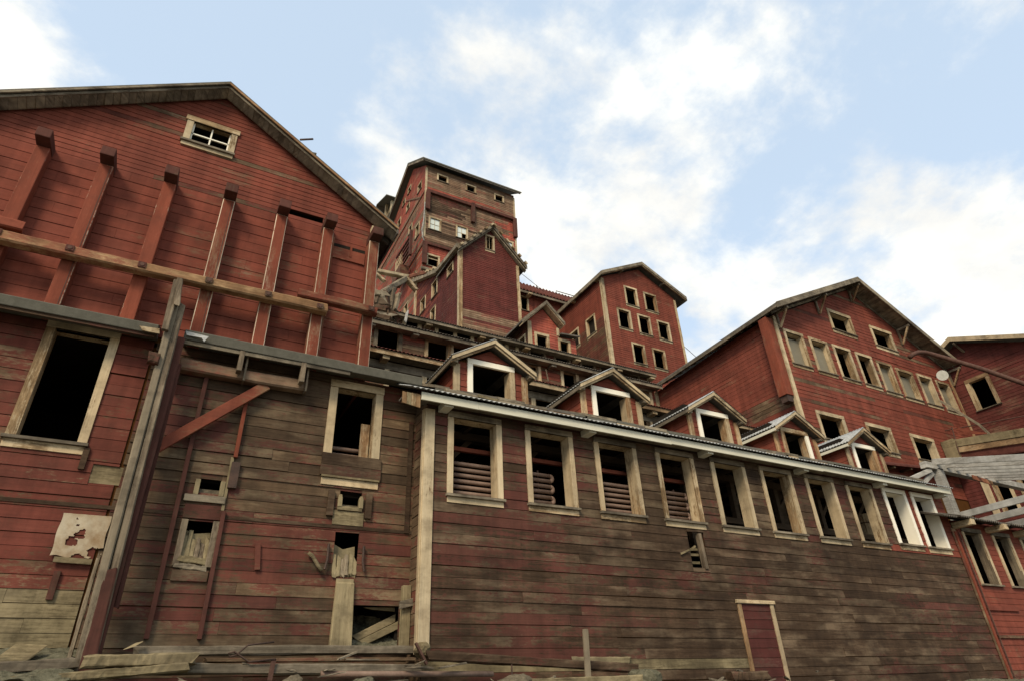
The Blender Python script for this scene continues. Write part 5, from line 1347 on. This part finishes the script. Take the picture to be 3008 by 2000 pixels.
def at_y(px, py, y):
    r = W2C @ Vector((px - 1504, py - 1000, 1833.574))
    return Vector((0, 0, 1.6)) + r * (y / r.y)
sc_ = random.Random(77)
mb = MB()
for k in range(46):
    x = sc_.uniform(-2.2, 12.5)
    y = sc_.uniform(9.15, 9.75) if x > -.4 else sc_.uniform(9.4, 10.3)
    z = 1.62 + (y - 9.15) * .5 + (.25 if x < 4 else 0) + sc_.uniform(-.05, .12)
    a = sc_.uniform(-.9, .9)
    ln = sc_.uniform(.08, .55)
    dx, dy, dz = ln * math.cos(a), ln * math.sin(a) * .5, sc_.uniform(-.06, .10)
    mb.rough((x, y, z), (x + dx, y + dy, z + dz), sc_.uniform(.03, .09), sc_.uniform(.012, .03), k, amp=.2, ragged=1.5, n=3)
tag(mb.build('wood_scraps', 'grey_h'), 'scattered wood splinters and scraps along the foot of the walls', 'scraps', kind='stuff')

# hanging pipe, lamp, wires on the right gable building
pts = [at_y(*p) for p in ((2672, 1049, 13.3), (2682, 1040, 13.2), (2697, 1034.5, 13.1), (2718, 1035, 13.0), (2745, 1042, 12.8), (2790, 1055, 12.4), (2882, 1082, 11.6), (3008, 1126, 10.6), (3100, 1158, 9.9))]
single('overhead_pipe', 'rust', MB().tube(pts, .105, 12), 'long brown pipe bending out of the right gable wall toward the right edge', 'pipe', smooth=True)
L = thing('wall_lamp', (31.6, 13.5, 14.5), 'round white enamel lamp hanging under the right eave of the gable building', 'lamp')
mb = MB()
prof = [(0.02, -.12), (.08, -.10), (.17, -.03), (.25, .0), (.25, .01)]
ax = Vector((-.85, -.50, -.25)).normalized()
s_ = ax.cross(Vector((0, 0, 1))).normalized()
u_ = s_.cross(ax)
for r_, h_ in prof:
    for k in range(20):
        a = 2 * math.pi * k / 20
        mb.v.append(tuple(Vector((31.62, 13.5, 14.52)) + ax * h_ + (s_ * math.cos(a) + u_ * math.sin(a)) * r_))
for j in range(len(prof) - 1):
    for k in range(20):
        mb.f.append((j * 20 + k, j * 20 + (k + 1) % 20, (j + 1) * 20 + (k + 1) % 20, (j + 1) * 20 + k))
        mb.r.append(0.0)
mb.f.append(tuple(range(80, 100)))
mb.r.append(0.0)
mb.build('shade', 'lamp', L)
MB().tube([(31.65, 13.58, 14.56), (31.9, 13.95, 14.7)], .025, 6).build('arm', 'iron', L)
single('wire', 'iron', MB().tube([(16.9, 34.5, 34.0), (19.2, 33.8, 31.2), (21.9, 33.0, 28.7)], .02, 5), 'thin wire slanting from the tall tower down to the far red wing', 'wire')
single('wire', 'iron', MB().tube([(29.1, 27.2, 22.9), (33, 26, 18.5)], .02, 5), 'thin wire leaving the right wall of the seven-window house', 'wire')
single('wire', 'iron', MB().tube([(33.2, 13.0, 12.7), (33.0, 11.0, 12.35), (33.0, 8.8, 12.2)], .012, 5), 'thin wire strung across the far right wall under its window', 'wire')

# broken timbers behind the left building
deb = [
    ('long bare pole reaching right from behind the left building', 'trim_h', (1102, 796), (1195, 816), 19.5, 19.8, .22),
    ('red-stained pole leaning on the tower wing left corner', 'gold', (1198, 815), (1245, 802), 19.8, 20.2, .2),
    ('dark broken beam slanting down-left from the pole joint', 'grey_h', (1190, 820), (1130, 858), 19.8, 19.2, .3),
    ('bare beam slanting down-right from the pole joint', 'bare_h', (1192, 818), (1220, 850), 19.8, 19.9, .22),
    ('grey post standing on the broken terrace end', 'grey_v', (1152, 850), (1142, 912), 19.4, 19.3, .3),
    ('short grey pale leaning stick among the broken timbers', 'grey_v', (1171, 864), (1156, 916), 19.3, 19.2, .22),
    ('dark upright stump by the left building corner', 'dark', (1133, 858), (1139, 932), 19.2, 19.1, .25),
    ('dark short plank stacked behind the left building', 'dark', (1098, 905), (1140, 916), 19.3, 19.1, .4),
    ('grey broken plank behind the left building at its beam', 'grey_h', (1104, 865), (1135, 870), 19.3, 19.2, .35),
    ('dark brown broken board low behind the left building', 'inwood', (1096, 893), (1128, 893), 19.3, 19.2, .5),
    ('crooked grey beam end leaning against the upright stump', 'grey_h', (1122, 870), (1138, 906), 19.1, 19.1, .2),
    ('thin slanting lath near the left building eave corner', 'bare_h', (1104, 804), (1128, 826), 19.4, 19.4, .16),
    ('small upright white batten on the top terrace eave', 'silver', (1196, 917), (1190, 945), 18.6, 18.6, .12),
    ('long grey plank lying level on the broken terrace end', 'grey_h', (1098, 921), (1160, 935), 19.3, 19.0, .3),
    ('short dark plank under the long level plank', 'dark', (1100, 929), (1150, 941), 19.2, 19.0, .3),
    ('pale splinter standing up between the grey post and stick', 'grey_v', (1157, 905), (1168, 880), 19.25, 19.3, .12),
    ('dark tilted plank at the broken terrace end', 'dark', (1142, 912), (1164, 930), 19.2, 19.0, .3),
]
for lab, mt, a, b, ya, yb_, w in deb:
    single('broken_timber', mt, MB().rough(at_y(a[0], a[1], ya), at_y(b[0], b[1], yb_), w, w * .7, lab, ragged=.8, n=10), lab, 'timber', 'broken timbers at the terrace end')
for e in ROOTS:
    if '_o' in e:
        del e['_o']
